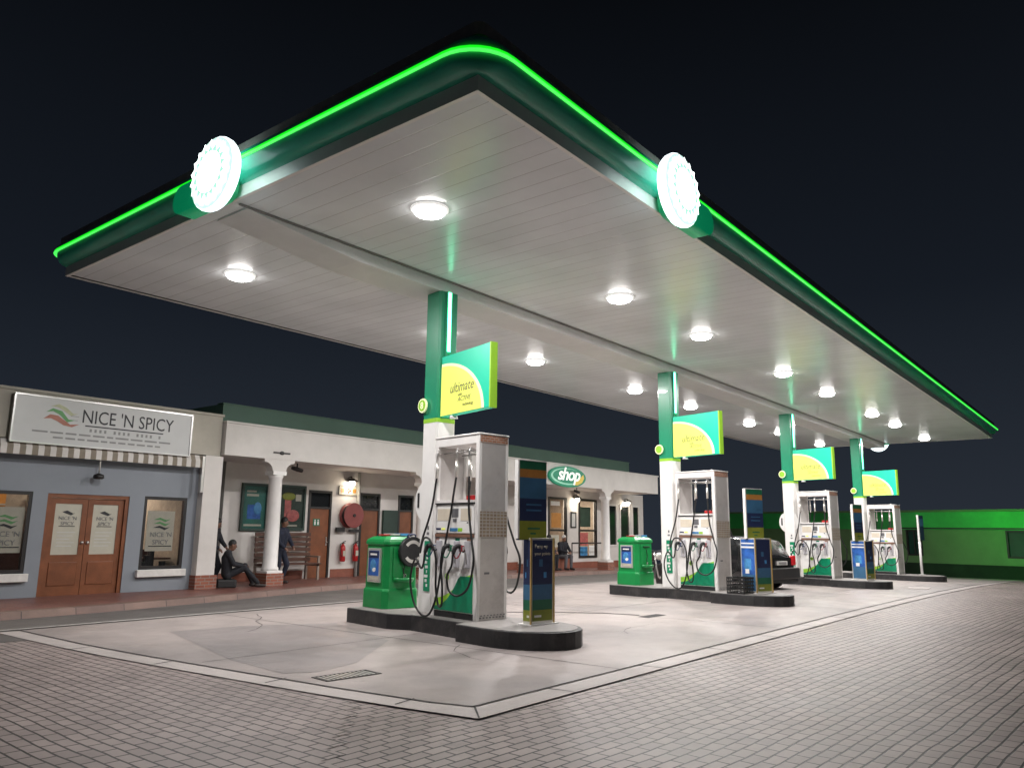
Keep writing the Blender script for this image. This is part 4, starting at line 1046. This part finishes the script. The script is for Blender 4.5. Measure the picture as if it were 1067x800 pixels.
# poster cases on the veranda wall
def poster_case(x,w,z0,z1,label,kind):
    t=thing('poster_case',label,'poster',(x,18.985,(z0+z1)/2))
    h=(z1-z0)/2
    mb=MB(); wall_open(mb,-w,w,-.06,0,-h,h,[(-w+.07,w-.07,-h+.07,h-.07)]); mb.build('frame','darkgreen',t,bevel=.004)
    mb=MB()
    q=lambda a,b,c,d,m,k=0: mb.box(a*w,b*w,-.02-.003*k,-.017-.003*k,c*h,d*h,m)
    if kind==0:
        q(-.9,.9,-.9,.9,'posterteal'); q(-.6,.3,.45,.55,'poster_cream',1); q(-.6,.1,.62,.7,'poster_cream',1); q(-.5,.5,-.5,.1,'posterblue',1); mb.sphere((.25*w,-.024,-.05*h),.13,'skyblue',sc=(1,.05,1.3)); q(-.7,.6,-.8,-.72,'poster_cream',1)
    else:
        q(-.9,.9,-.9,.9,'posterdark'); q(-.45,.0,-.45,.35,'pink',1); mb.sphere((.15*w,-.025,-.35*h),.19,'pink',sc=(1.2,.05,.9)); mb.sphere((-.2*w,-.024,.5*h),.16,'olive',sc=(1.5,.05,.7)); q(-.5,.5,-.82,-.75,'poster_cream',1); q(.3,.7,.3,.6,'poster_cream',1)
    mb.build('poster_print',None,t)
    mb=MB(); mb.box(-w+.07,w-.07,-.05,-.045,-h+.07,h-.07); mb.build('pane','glass',t)
poster_case(12.42,.42,1.46,2.75,'tall dark green framed poster behind the first round column',0)
poster_case(13.62,.48,1.48,2.76,'dark green framed poster with pink packs, left of the first wooden door',1)
# sign below the lamp
t=thing('wall_plaque','beige plaque with red diamonds under the lit veranda lamp','plaque',(15.68,18.985,2.70))
mb=MB(); mb.box(-.36,.36,-.03,0,-.13,.13,'poster_cream',bev=.004)
for cx in (-.0,):
    for dx,dz in ((0,.05),(0,-.05),(.06,0),(-.06,0)): mb.prism([(cx+dx-.05,dz),(cx+dx,dz+.045),(cx+dx+.05,dz),(cx+dx,dz-.045)],'y',-.034,-.031,'red')
mb.box(-.3,-.16,-.034,-.031,-.06,.06,'orange'); mb.box(.16,.3,-.034,-.031,-.06,.06,'orange')
mb.build('plaque',None,t)
# lit lamps
def lit_lamp(x,y,z,label,e,cam=1):
    t=thing('wall_lamp',label,'lamp',(x,y,z))
    mb=MB(); mb.tube([(0,0,.12),(0,-.14,.14),(0,-.16,.08)],.02); mb.lathe([(.05,.10),(.17,.02),(.19,.0),(.175,.0),(.05,.085)],c=(0,-.17,0)); mb.build('lamp_shade','frame_dark',t)
    mb=MB(); mb.sphere((0,-.17,-.06),.10,sc=(1,1,1.15)); mb.build('bulb','lampglow',t)
    ld=bpy.data.lights.new('lamp_light','POINT'); ld.energy=e; ld.color=(1.,.86,.66); ld.shadow_soft_size=.10; lo=bpy.data.objects.new('lamp_light',ld); C.objects.link(lo); lo.location=(x,y-.17,z-.26)
lit_lamp(15.68,18.98,2.98,'lit lamp on the veranda wall above the beige plaque',12)
lit_lamp(28.12,18.97,2.95,'lit lamp on the shop front between the door and the window',14)
lit_lamp(32.4,18.97,2.95,'lit lamp over the dark windows at the right end of the shop',14)
# notice
t=thing('notice_frame','dark framed notice on the shop wall below the lamp','notice',(28.06,18.985,2.03))
mb=MB(); wall_open(mb,-.2,.2,-.03,0,-.34,.34,[(-.15,.15,-.28,.28)]); mb.build('frame','frame_dark',t)
mb=MB(); mb.box(-.15,.15,-.012,-.002,-.28,.28); mb.build('sheet','signgrey',t)
# hose reel
t=thing('fire_hose_reel','round red fire hose reel on the white wall','hose reel',(15.72,18.98,1.95))
mb=MB(); mb.lathe([(.36,-.30),(.38,-.30),(.38,-.27),(.14,-.26),(.14,-.10),(.38,-.09),(.38,-.06),(.36,-.06)],axis='y',n=30); mb.build('reel_drum','reelred',t)
mb=MB()
for k in range(4): mb.lathe([(.17+.045*k,-.24),(.20+.045*k,-.21),(.20+.045*k,-.14),(.17+.045*k,-.12)],axis='y',n=28)
mb.build('hose','black',t)
mb=MB(); mb.tube([(0,-.33,0),(0,0,0)],.05); mb.box(-.5,-.2,-.14,-.05,-.5,-.36); mb.box(.0,.42,-.12,-.06,-.5,-.42); mb.build('bracket','blackmat',t)
# extinguishers
def ext(x,label):
    t=thing('fire_extinguisher',label,'fire extinguisher',(x,18.86,.58),0,'red fire extinguishers under the hose reel')
    mb=MB(); mb.lathe([(.07,0),(.085,.02),(.085,.40),(.06,.47),(.03,.50),(.03,.53)],n=18); mb.build('cylinder','red',t)
    mb=MB(); mb.box(-.02,.05,-.02,.02,.53,.56); mb.tube([(.0,0,.57),(.10,0,.60)],.012); mb.tube([(.0,0,.55),(.09,0,.55)],.01); mb.build('valve','blackmat',t)
    mb=MB(); mb.tube(catmull([(-.02,-.02,.54),(-.12,-.03,.50),(-.12,-.05,.30),(-.09,-.07,.15)],6),.012); mb.build('hose','black',t)
    mb=MB(); mb.box(-.05,.05,-.088,-.08,.16,.32); mb.build('label','poster_cream',t)
    mb=MB(); mb.box(-.03,.03,.08,.118,.2,.5); mb.build('wall_bracket','alu',t)
ext(15.49,'left red fire extinguisher, next to the first wooden door')
ext(15.98,'right red fire extinguisher, next to the downpipe')
# bench
t=thing('slat_bench','dark wooden slatted bench against the white wall behind the round column','bench',(13.33,18.55,FZ))
mb=MB()
for k in range(6): mb.box(-.92,.92,.22+k*.004,.255+k*.004,.50+k*.14,.60+k*.14,bev=.006)
mb.build('backrest','wooddark',t)
mb=MB()
for k in range(4): mb.box(-.92,.92,-.30+k*.13,-.20+k*.13,.43,.465,bev=.006)
mb.build('seat','wooddark',t)
for x in (-.84,.84):
    mb=MB(); mb.box(x-.03,x+.03,-.28,-.23,0,.43); mb.box(x-.03,x+.03,.26,.31,0,1.30); mb.box(x-.03,x+.03,-.28,.26,.38,.428); mb.box(x-.035,x+.035,-.30,.26,.62,.66); mb.box(x-.03,x+.03,-.29,-.24,.466,.62); mb.build('leg','steel_bench',t)

# ------------------------------------------------------------------ people
def cap(mb,p,q,r1,r2):
    mb.frustum(p,q,r1,r2,None,12,True); mb.sphere(p,r1,u=12,v=8); mb.sphere(q,r2,u=12,v=8)
def person(label,loc,rz,J,top,bottom,hat=None,voxel=.012):
    """J: joints in metres, figure faces -y"""
    t=thing('person',label,'person',loc,rz)
    g_=lambda k: Vector(J[k])
    pel,che,nec,hd=g_('pelvis'),g_('chest'),g_('neck'),g_('head')
    fw=Vector(J.get('face',(0,-1,0))).normalized(); up=Vector(J.get('up',(0,0,1))).normalized(); rt=fw.cross(up).normalized(); up=rt.cross(fw)
    mb=MB()
    side=(g_('shl')-g_('shr')).normalized()
    for s_ in (-1,1):
        cap(mb,pel+side*s_*.06,che+side*s_*.09,.105,.105)
    cap(mb,che+(nec-che)*.3,nec,.10,.055); cap(mb,g_('shl'),g_('shr'),.07,.07); cap(mb,nec,hd-up*.06,.052,.05)
    mb.sphere(hd,.1,sc=(.82,.95,1.15)); mb.sphere(hd-up*.075+fw*.03,.062)
    mb.sphere(hd+fw*.105-up*.012,.018); mb.sphere(hd+fw*.098-up*.058,.016,sc=(1.5,1,.7))
    for s_ in (-1,1): mb.sphere(hd+rt*s_*.085-up*.005,.022,sc=(.6,1,1.4))
    for a in 'lr':
        cap(mb,g_('sh'+a),g_('el'+a),.048,.038); cap(mb,g_('el'+a),g_('wr'+a),.038,.026)
        w=g_('wr'+a); hdn=Vector(J.get('hand'+a,(0,-.3,-1))).normalized(); sd=hdn.cross(Vector((0,-1,.2))).normalized() if abs(hdn.y)<.9 else Vector((1,0,0))
        nrm=hdn.cross(sd).normalized()
        cap(mb,w,w+hdn*.075,.026,.030)
        for k in range(4):
            o_=w+hdn*.08+sd*(k-1.5)*.017; L_=(.062,.074,.068,.052)[k]
            cap(mb,o_,o_+hdn*L_*.55,.0095,.009); cap(mb,o_+hdn*L_*.55,o_+hdn*L_+nrm*.02,.009,.008)
        cap(mb,w+hdn*.03-sd*.025,w+hdn*.065-sd*.05,.011,.010); cap(mb,w+hdn*.065-sd*.05,w+hdn*.095-sd*.052,.010,.008)
        cap(mb,g_('hip'+a),g_('kn'+a),.075,.052); cap(mb,g_('kn'+a),g_('an'+a),.052,.036)
        f_=Vector(J.get('foot'+a,(0,-1,0))).normalized(); cap(mb,g_('an'+a)-Vector((0,0,.03)),g_('an'+a)+f_*.15-Vector((0,0,.045)),.035,.028)
    remesh(mb,'body','skin',t,voxel*.75,2)
    mb=MB()
    for s_ in (-1,1): cap(mb,pel+side*s_*.065+(che-pel)*.05,che+side*s_*.095,.125,.125)
    cap(mb,che+(nec-che)*.3,nec-(nec-che)*.12,.115,.075); cap(mb,g_('shl'),g_('shr'),.088,.088)
    for a in 'lr':
        cap(mb,g_('sh'+a),g_('el'+a),.072,.058); cap(mb,g_('el'+a),g_('wr'+a)+(g_('el'+a)-g_('wr'+a))*.08,.058,.045)
    remesh(mb,'jacket',top,t,voxel,3)
    mb=MB()
    cap(mb,g_('hipl'),g_('hipr'),.115,.115); cap(mb,pel,pel+(che-pel)*.2,.115,.11)
    for a in 'lr':
        cap(mb,g_('hip'+a),g_('kn'+a),.095,.072); cap(mb,g_('kn'+a),g_('an'+a)+Vector((0,0,.03)),.070,.055)
    remesh(mb,'trousers',bottom,t,voxel,3)
    for a in 'lr':
        f_=Vector(J.get('foot'+a,(0,-1,0))).normalized(); A=g_('an'+a)
        mb=MB(); cap(mb,A-Vector((0,0,.035)),A+f_*.17-Vector((0,0,.045)),.046,.038); cap(mb,A-Vector((0,0,.03))-f_*.03,A,.045,.042); remesh(mb,'shoe','shoe',t,voxel,2)
    mb=MB()
    mb.sphere(hd+up*.025-fw*.012,.104,sc=(.86,.98,1.08)); 
    o=remesh(mb,'hair' if not hat else 'cap',hat or 'hair',t,voxel*.8,1)
    # trim the lower front of the cap so the face shows
    bm=bmesh.new(); bm.from_mesh(o.data)
    bmesh.ops.bisect_plane(bm,geom=bm.verts[:]+bm.edges[:]+bm.faces[:],plane_co=hd+up*.045+fw*.05,plane_no=(fw*.75-up*.65),clear_outer=True)
    bmesh.ops.bisect_plane(bm,geom=bm.verts[:]+bm.edges[:]+bm.faces[:],plane_co=hd-up*.03,plane_no=-up,clear_outer=True)
    bm.to_mesh(o.data); bm.free()
    so=o.modifiers.new('s','SOLIDIFY'); so.thickness=.006
    mb=MB()
    for s_ in (-1,1): mb.sphere(hd+fw*.088+rt*s_*.034+up*.012,.011)
    mb.build('eyes','ink',t)
    return t
SIT=dict(pelvis=(0,0,.50),chest=(0,-.10,.90),neck=(0,-.13,1.06),head=(0,-.19,1.22),face=(0,-1,-.25),up=(0,-.25,1),
 shl=(.19,-.12,1.0),shr=(-.19,-.12,1.0),ell=(.25,-.25,.76),elr=(-.25,-.25,.76),wrl=(.08,-.46,.70),wrr=(-.08,-.46,.68),handl=(-.5,-.6,-.4),handr=(.5,-.6,-.4),
 hipl=(.09,-.02,.50),hipr=(-.09,-.02,.50),knl=(.14,-.46,.52),knr=(-.14,-.46,.52),anl=(.14,-.44,.08),anr=(-.15,-.42,.08))
# two people on the ledge by the shop
o=MB().box(-1.1,1.1,-.2,.2,0,.42,bev=.01).build('low_ledge','plinth'); o.location=(25.4,18.3,zf(25.4)); tag(o,'low red ledge in front of the shop that two people sit on','ledge')
person('seated person in a white cap, dark jacket and grey trousers outside the shop door',(26.0,18.2,zf(26.)-.0),R(-10),SIT,'cloth_dark','cloth_grey',hat='cloth_white')
S2=dict(SIT); S2.update(head=(.05,-.16,1.22),face=(.6,-1,-.1))
person('seated person in purple grey clothes, half hidden behind the first display stand',(25.0,18.25,zf(25.)-.0),R(15),S2,'cloth_purple','cloth_dark')
# person sitting against the pilaster
SG=dict(pelvis=(0,0,.30),chest=(0,.02,.68),neck=(0,-.02,.86),head=(0,-.09,1.00),face=(0,-1,-.35),up=(0,-.35,1),
 shl=(.18,0,.79),shr=(-.18,0,.79),ell=(.24,-.16,.55),elr=(-.24,-.14,.55),wrl=(.10,-.36,.52),wrr=(-.10,-.36,.50),handl=(-.3,-.9,-.3),handr=(.3,-.9,-.3),
 hipl=(.09,-.02,.28),hipr=(-.09,-.02,.28),knl=(.13,-.42,.50),knr=(-.13,-.40,.46),anl=(.13,-.62,.08),anr=(-.12,-.72,.08))
o=MB().box(-.25,.25,-.22,.22,0,.19,bev=.03).build('low_crate','blackmat'); o.location=(10.78,17.42,FZ); o.rotation_euler=(0,0,R(65)); tag(o,'low dark box under the person sitting against the pilaster','box')
person('person in dark clothes sitting low against the brick based pilaster',(10.78,17.42,FZ),R(62),SG,'cloth_dark','cloth_dark')
# standing person by the column
ST=dict(pelvis=(0,.05,.88),chest=(0,0,1.25),neck=(0,-.02,1.42),head=(.0,-.06,1.58),face=(.6,-1,-.3),up=(0,-.25,1),
 shl=(.18,0,1.34),shr=(-.18,0,1.34),ell=(.25,-.10,1.08),elr=(-.24,-.06,1.07),wrl=(.14,-.26,.95),wrr=(-.14,-.20,.92),handl=(-.3,-.6,-.6),handr=(.3,-.6,-.6),
 hipl=(.09,.04,.88),hipr=(-.09,.04,.88),knl=(.10,-.14,.48),knr=(-.09,-.02,.47),anl=(.10,-.0,.08),anr=(-.10,.08,.08))
person('person in a dark navy coat leaning behind the first round column',(12.50,17.72,FZ),R(20),ST,'cloth_navy','cloth_navy')

S3=dict(ST); S3.update(chest=(0,.04,1.22),head=(.04,-.05,1.52),neck=(0,0,1.38),face=(.3,-1,-.6))
person('person in black clothes standing in the dark gap behind the sitting person',(10.62,17.85,FZ),R(35),S3,'cloth_dark','cloth_dark')
# ------------------------------------------------------------------ car
def car(loc,rz):
    t=thing('parked_car','black hatchback seen from behind, between the second and third pumps','car',loc,rz)
    # local: rear faces -y, length along +y, width x
    prof=[ # y, half-width, sill z, belt z, roof half-width, roof z
     (0.02,.70,.42,.86,.60,.90),(.10,.78,.34,.93,.60,1.00),(.35,.82,.26,.96,.585,1.36),(.75,.83,.24,.95,.60,1.45),(1.5,.84,.24,.93,.61,1.49),(2.2,.84,.24,.92,.60,1.46),(2.75,.83,.24,.92,.60,1.20),(3.05,.82,.24,.91,.62,.97),(3.5,.78,.26,.82,.60,.86),(3.8,.68,.34,.70,.5,.74)]
    mb=MB(); rings=[]
    for y,w,zs,zb,wr,zr in prof:
        pts=[(-w+.05,zs),(-w,zs+.10),(-w-.005,(zs+zb)/2),(-w+.03,zb),(-wr-.02,zr-.05),(-wr+.08,zr),(0,zr+.02),(wr-.08,zr),(wr+.02,zr-.05),(w-.03,zb),(w+.005,(zs+zb)/2),(w,zs+.10),(w-.05,zs)]
        rings.append([mb.bm.verts.new((x,y,z)) for x,z in pts])
    for k,(A,B) in enumerate(zip(rings,rings[1:])):
        for j in range(len(A)):
            f=mb.bm.faces.new((A[j],A[(j+1)%len(A)],B[(j+1)%len(A)],B[j])); f.smooth=True
            glass = (j in (3,8) and 2<=k<=5)
            f.material_index = mb.mi('carglass') if glass else mb.mi('carblack')
    mb.bm.faces.new(rings[0][::-1]).material_index=mb.mi('carblack'); mb.bm.faces.new(rings[-1]).material_index=mb.mi('carblack')
    b=mb.build('body',None,t)
    mb=MB(); mb.quad([(-.52,.115,1.0),(.52,.115,1.0),(.50,.345,1.33),(-.50,.345,1.33)]); mb.build('rear_window','carglass',t)
    mb=MB(); mb.box(-.82,.82,-.12,.12,.30,.62,bev=.04); mb.box(-.72,.72,-.10,.10,.22,.30); mb.build('bumper','carplastic',t)
    mb=MB(); mb.box(-.26,.26,-.03,.02,.70,.81,bev=.004); p=mb.build('number_plate','plate',t)
    mb=MB()
    for k in range(7): mb.box(-.21+k*.06,-.175+k*.06,-.034,-.0305,.725,.785)
    mb.build('plate_marks','inkgrey',p)
    for s_ in (-1,1):
        mb=MB(); a,c=sorted((s_*.58,s_*.79)); mb.box(a,c,-.02,.16,.68,.96,bev=.03); mb.build('tail_light','taillight',t)
        for yy in (.68,3.05):
            mb=MB(); xs_=s_*.80; mb.lathe([(.20,-.1),(.29,-.1),(.305,-.06),(.305,.06),(.29,.1),(.20,.1)],c=(xs_-s_*.08,yy,.305),axis='x',n=28); w=mb.build('wheel','black',t)
            mb=MB(); mb.lathe([(.205,-.0),(.205,.03),(.05,.04),(.04,.045)] if s_>0 else [(.205,0),(.205,-.03),(.05,-.04),(.04,-.045)],c=(xs_,yy,.305),axis='x',n=20); mb.build('rim','steel',w)
        mb=MB(); mb.box(*sorted((s_*.84,s_*1.0)),2.35,2.47,.95,1.08,bev=.03); mb.build('mirror','carblack',t)
    mb=MB(); mb.tube([(.0,1.0,1.49),(-.02,.8,1.62)],.008); mb.build('aerial','blackmat',t)
    return t
car((22.75,8.15,zg(22.7)),-TH)

# ------------------------------------------------------------------ motorcycle (front faces -y)
t=thing('parked_motorcycle','dark motorcycle standing behind the second green bin','motorcycle',(20.45,11.15,zg(20)),R(-35))
for y,nm in ((-.68,'wheel'),(.66,'wheel')):
    mb=MB(); mb.lathe([(.24,-.045),(.29,-.05),(.32,0),(.29,.05),(.24,.045)],c=(0,y,.32),axis='x',n=28); w=mb.build(nm,'black',t)
    mb=MB(); mb.lathe([(.235,-.03),(.22,0),(.235,.03),(.24,0)],c=(0,y,.32),axis='x',n=28)
    for k in range(5):
        a=R(k*72); mb.tube([(0,y,.32),(0,y+.23*math.cos(a),.32+.23*math.sin(a))],.014)
    mb.tube([(-.07,y,.32),(.07,y,.32)],.035); mb.build('rim','steel',w)
mb=MB()
for s_ in (-1,1): mb.tube([(s_*.09,-.68,.32),(s_*.09,-.50,.78),(s_*.09,-.42,1.0)],.024)
mb.build('fork','steel',t)
mb=MB(); mb.tube([(-.36,-.30,1.08),(-.2,-.38,1.06),(0,-.42,1.03),(.2,-.38,1.06),(.36,-.30,1.08)],.016); mb.tube([(.36,-.30,1.08),(.40,-.27,1.08)],.022); mb.tube([(-.36,-.30,1.08),(-.40,-.27,1.08)],.022); mb.build('handlebar','blackmat',t)
mb=MB(); mb.sphere((0,-.52,.90),.105,sc=(1,.8,1)); mb.build('headlight','alu',t)
for s_ in (-1,1):
    mb=MB(); mb.tube([(s_*.28,-.33,1.08),(s_*.34,-.34,1.26)],.008); mb.sphere((s_*.35,-.35,1.31),.07,'alu',sc=(1.1,.4,.75)); mb.build('mirror',None,t)
mb=MB(); mb.sphere((0,-.10,.86),.17,sc=(.8,1.5,.8)); mb.build('fuel_tank','red_dark',t)
mb=MB(); mb.box(-.13,.13,.12,.80,.78,.86,bev=.035); mb.build('seat','blackmat',t)
mb=MB(); mb.box(-.14,.14,-.18,.22,.30,.62,bev=.05); mb.tube([(.12,-.1,.35),(.16,.2,.28),(.17,.75,.36)],[.03,.035,.05]); mb.build('engine','grimy_metal',t)
mb=MB(); mb.tube([(0,-.40,.98),(0,-.25,.6),(0,.1,.28),(0,.66,.32)],.028); mb.tube([(0,-.35,.92),(0,.2,.74),(0,.75,.74)],.024); mb.tube([(.05,.45,.76),(.07,.66,.34)],.025); mb.build('chassis','blackmat',t)
mb=MB(); mb.tube(catmull([(0,-.98,.50),(0,-.86,.62),(0,-.68,.67),(0,-.48,.62)],5),.055); mb.build('front_mudguard','blackmat',t)
mb=MB(); mb.tube(catmull([(0,.5,.70),(0,.72,.72),(0,.95,.6)],5),.06); mb.box(-.09,.09,.94,1.0,.56,.68); mb.build('rear_mudguard','blackmat',t)
mb=MB(); mb.box(-.2,.2,.62,.98,.88,1.16,bev=.04); mb.build('top_box','blackmat',t)
mb=MB(); mb.tube([(-.05,.1,.3),(-.22,.12,.0)],.014); mb.build('kickstand','steel',t)

# ------------------------------------------------------------------ low building on the right
bz=zg(50)
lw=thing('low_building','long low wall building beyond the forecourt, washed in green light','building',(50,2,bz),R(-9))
H_=3.75
mb=MB(); wall_open(mb,-.15,.15,-60,22,.75,2.62,[]) if False else None
mb=MB()
ops=[(-13.5,-10.2),(-7.5,-4.6),(.9,3.74),(8.05,8.95)]
ys=[-60]+[v for o in ops for v in o]+[24]
# solid wall pieces between windows
prev=-60
for a,b in ops:
    mb.box(-.15,.15,prev,a,.72,2.62); mb.box(-.15,.15,a,b,.72,1.12); prev=b
mb.box(-.15,.15,prev,24,.72,2.62); mb.build('wall','wallspill',lw)
mb=MB(); mb.box(-.20,.2,-60,24,2.622,H_-.12); mb.build('fascia_band','bandspill',lw)
mb=MB(); mb.box(-.26,.26,-60,24,H_-.118,H_); mb.build('coping','wallspill',lw)
mb=MB(); mb.box(-.28,.2,-60,24,-1.5,.718); mb.build('dark_plinth','lowband',lw)
mb=MB(); mb.box(-.23,-.21,2.5,9.2,2.66,2.74); mb.build('gutter','frame_dark',lw)
for a,b in ops:
    mb=MB()
    mb.box(-.17,.10,a,a+.1,1.12,2.62); mb.box(-.17,.10,b-.1,b,1.12,2.62); mb.box(-.17,.1,a+.1,b-.1,2.52,2.62); mb.box(-.17,.1,a+.1,b-.1,1.12,1.22)
    n=max(2,int((b-a)/1.3))
    for k in range(1,n): y=a+(b-a)*k/n; mb.box(-.15,.08,y-.04,y+.04,1.22,2.52)
    f=mb.build('window','frame_dark',lw)
    mb=MB(); mb.box(-.05,-.04,a+.1,b-.1,1.22,2.52); mb.build('pane','windowgreen',f)

# ------------------------------------------------------------------ night sky, camera, render settings
w=bpy.data.worlds.new('World'); bpy.context.scene.world=w; w.use_nodes=True
N,L=w.node_tree.nodes,w.node_tree.links; bg=N['Background']
sky=N.new('ShaderNodeTexSky'); sky.sky_type='NISHITA'; sky.sun_disc=False; sky.sun_elevation=R(-4.); sky.sun_rotation=R(60); sky.air_density=1.; sky.dust_density=2
tint=N.new('ShaderNodeMix'); tint.data_type='RGBA'; tint.inputs[0].default_value=.75
tc=N.new('ShaderNodeTexCoord'); sep=N.new('ShaderNodeSeparateXYZ'); L.new(tc.outputs['Generated'],sep.inputs[0])
ramp=N.new('ShaderNodeValToRGB'); e=ramp.color_ramp.elements
e[0].position=.0; e[0].color=(.031,.040,.056,1); e[1].position=.6; e[1].color=(.0038,.0048,.0068,1)
e2=ramp.color_ramp.elements.new(.28); e2.color=(.0115,.0155,.0235,1)
L.new(sep.outputs['Z'],ramp.inputs[0]); L.new(sky.outputs[0],tint.inputs[6]); L.new(ramp.outputs[0],tint.inputs[7])
sk=N.new('ShaderNodeVectorMath'); sk.operation='SCALE'; sk.inputs['Scale'].default_value=.02; L.new(sky.outputs[0],sk.inputs[0])
L.new(sk.outputs[0],tint.inputs[6]); L.new(tint.outputs[2],bg.inputs['Color']); bg.inputs['Strength'].default_value=.9

cd=bpy.data.cameras.new('Camera'); co=bpy.data.objects.new('Camera',cd); bpy.context.scene.collection.objects.link(co)
cd.sensor_width=36; cd.lens=805.82/1067*36; cd.clip_end=600; cd.clip_start=.05
yaw,pit,rol=R(38.658),R(10.725),R(.672)
# rows: camera right, down, forward in world axes
X=Vector((math.sin(yaw),-math.cos(yaw),0)); 
fwd0=Vector((math.cos(yaw),math.sin(yaw),0)); dn0=Vector((0,0,-1))
dn=dn0*math.cos(pit)+fwd0*math.sin(pit); fw=fwd0*math.cos(pit)-dn0*math.sin(pit)
rt=X*math.cos(rol)-dn*math.sin(rol); d2=X*math.sin(rol)+dn*math.cos(rol)
mt=Matrix((rt,-d2,-fw)).transposed().to_4x4(); mt.translation=(0,0,CAMH); co.matrix_world=mt
sc_=bpy.context.scene; sc_.camera=co
sc_.render.engine='CYCLES'; sc_.view_settings.view_transform='Standard'; sc_.view_settings.look='None'; sc_.view_settings.exposure=0
sc_.render.resolution_x=1024; sc_.render.resolution_y=767
sc_.cycles.sample_clamp_indirect=6
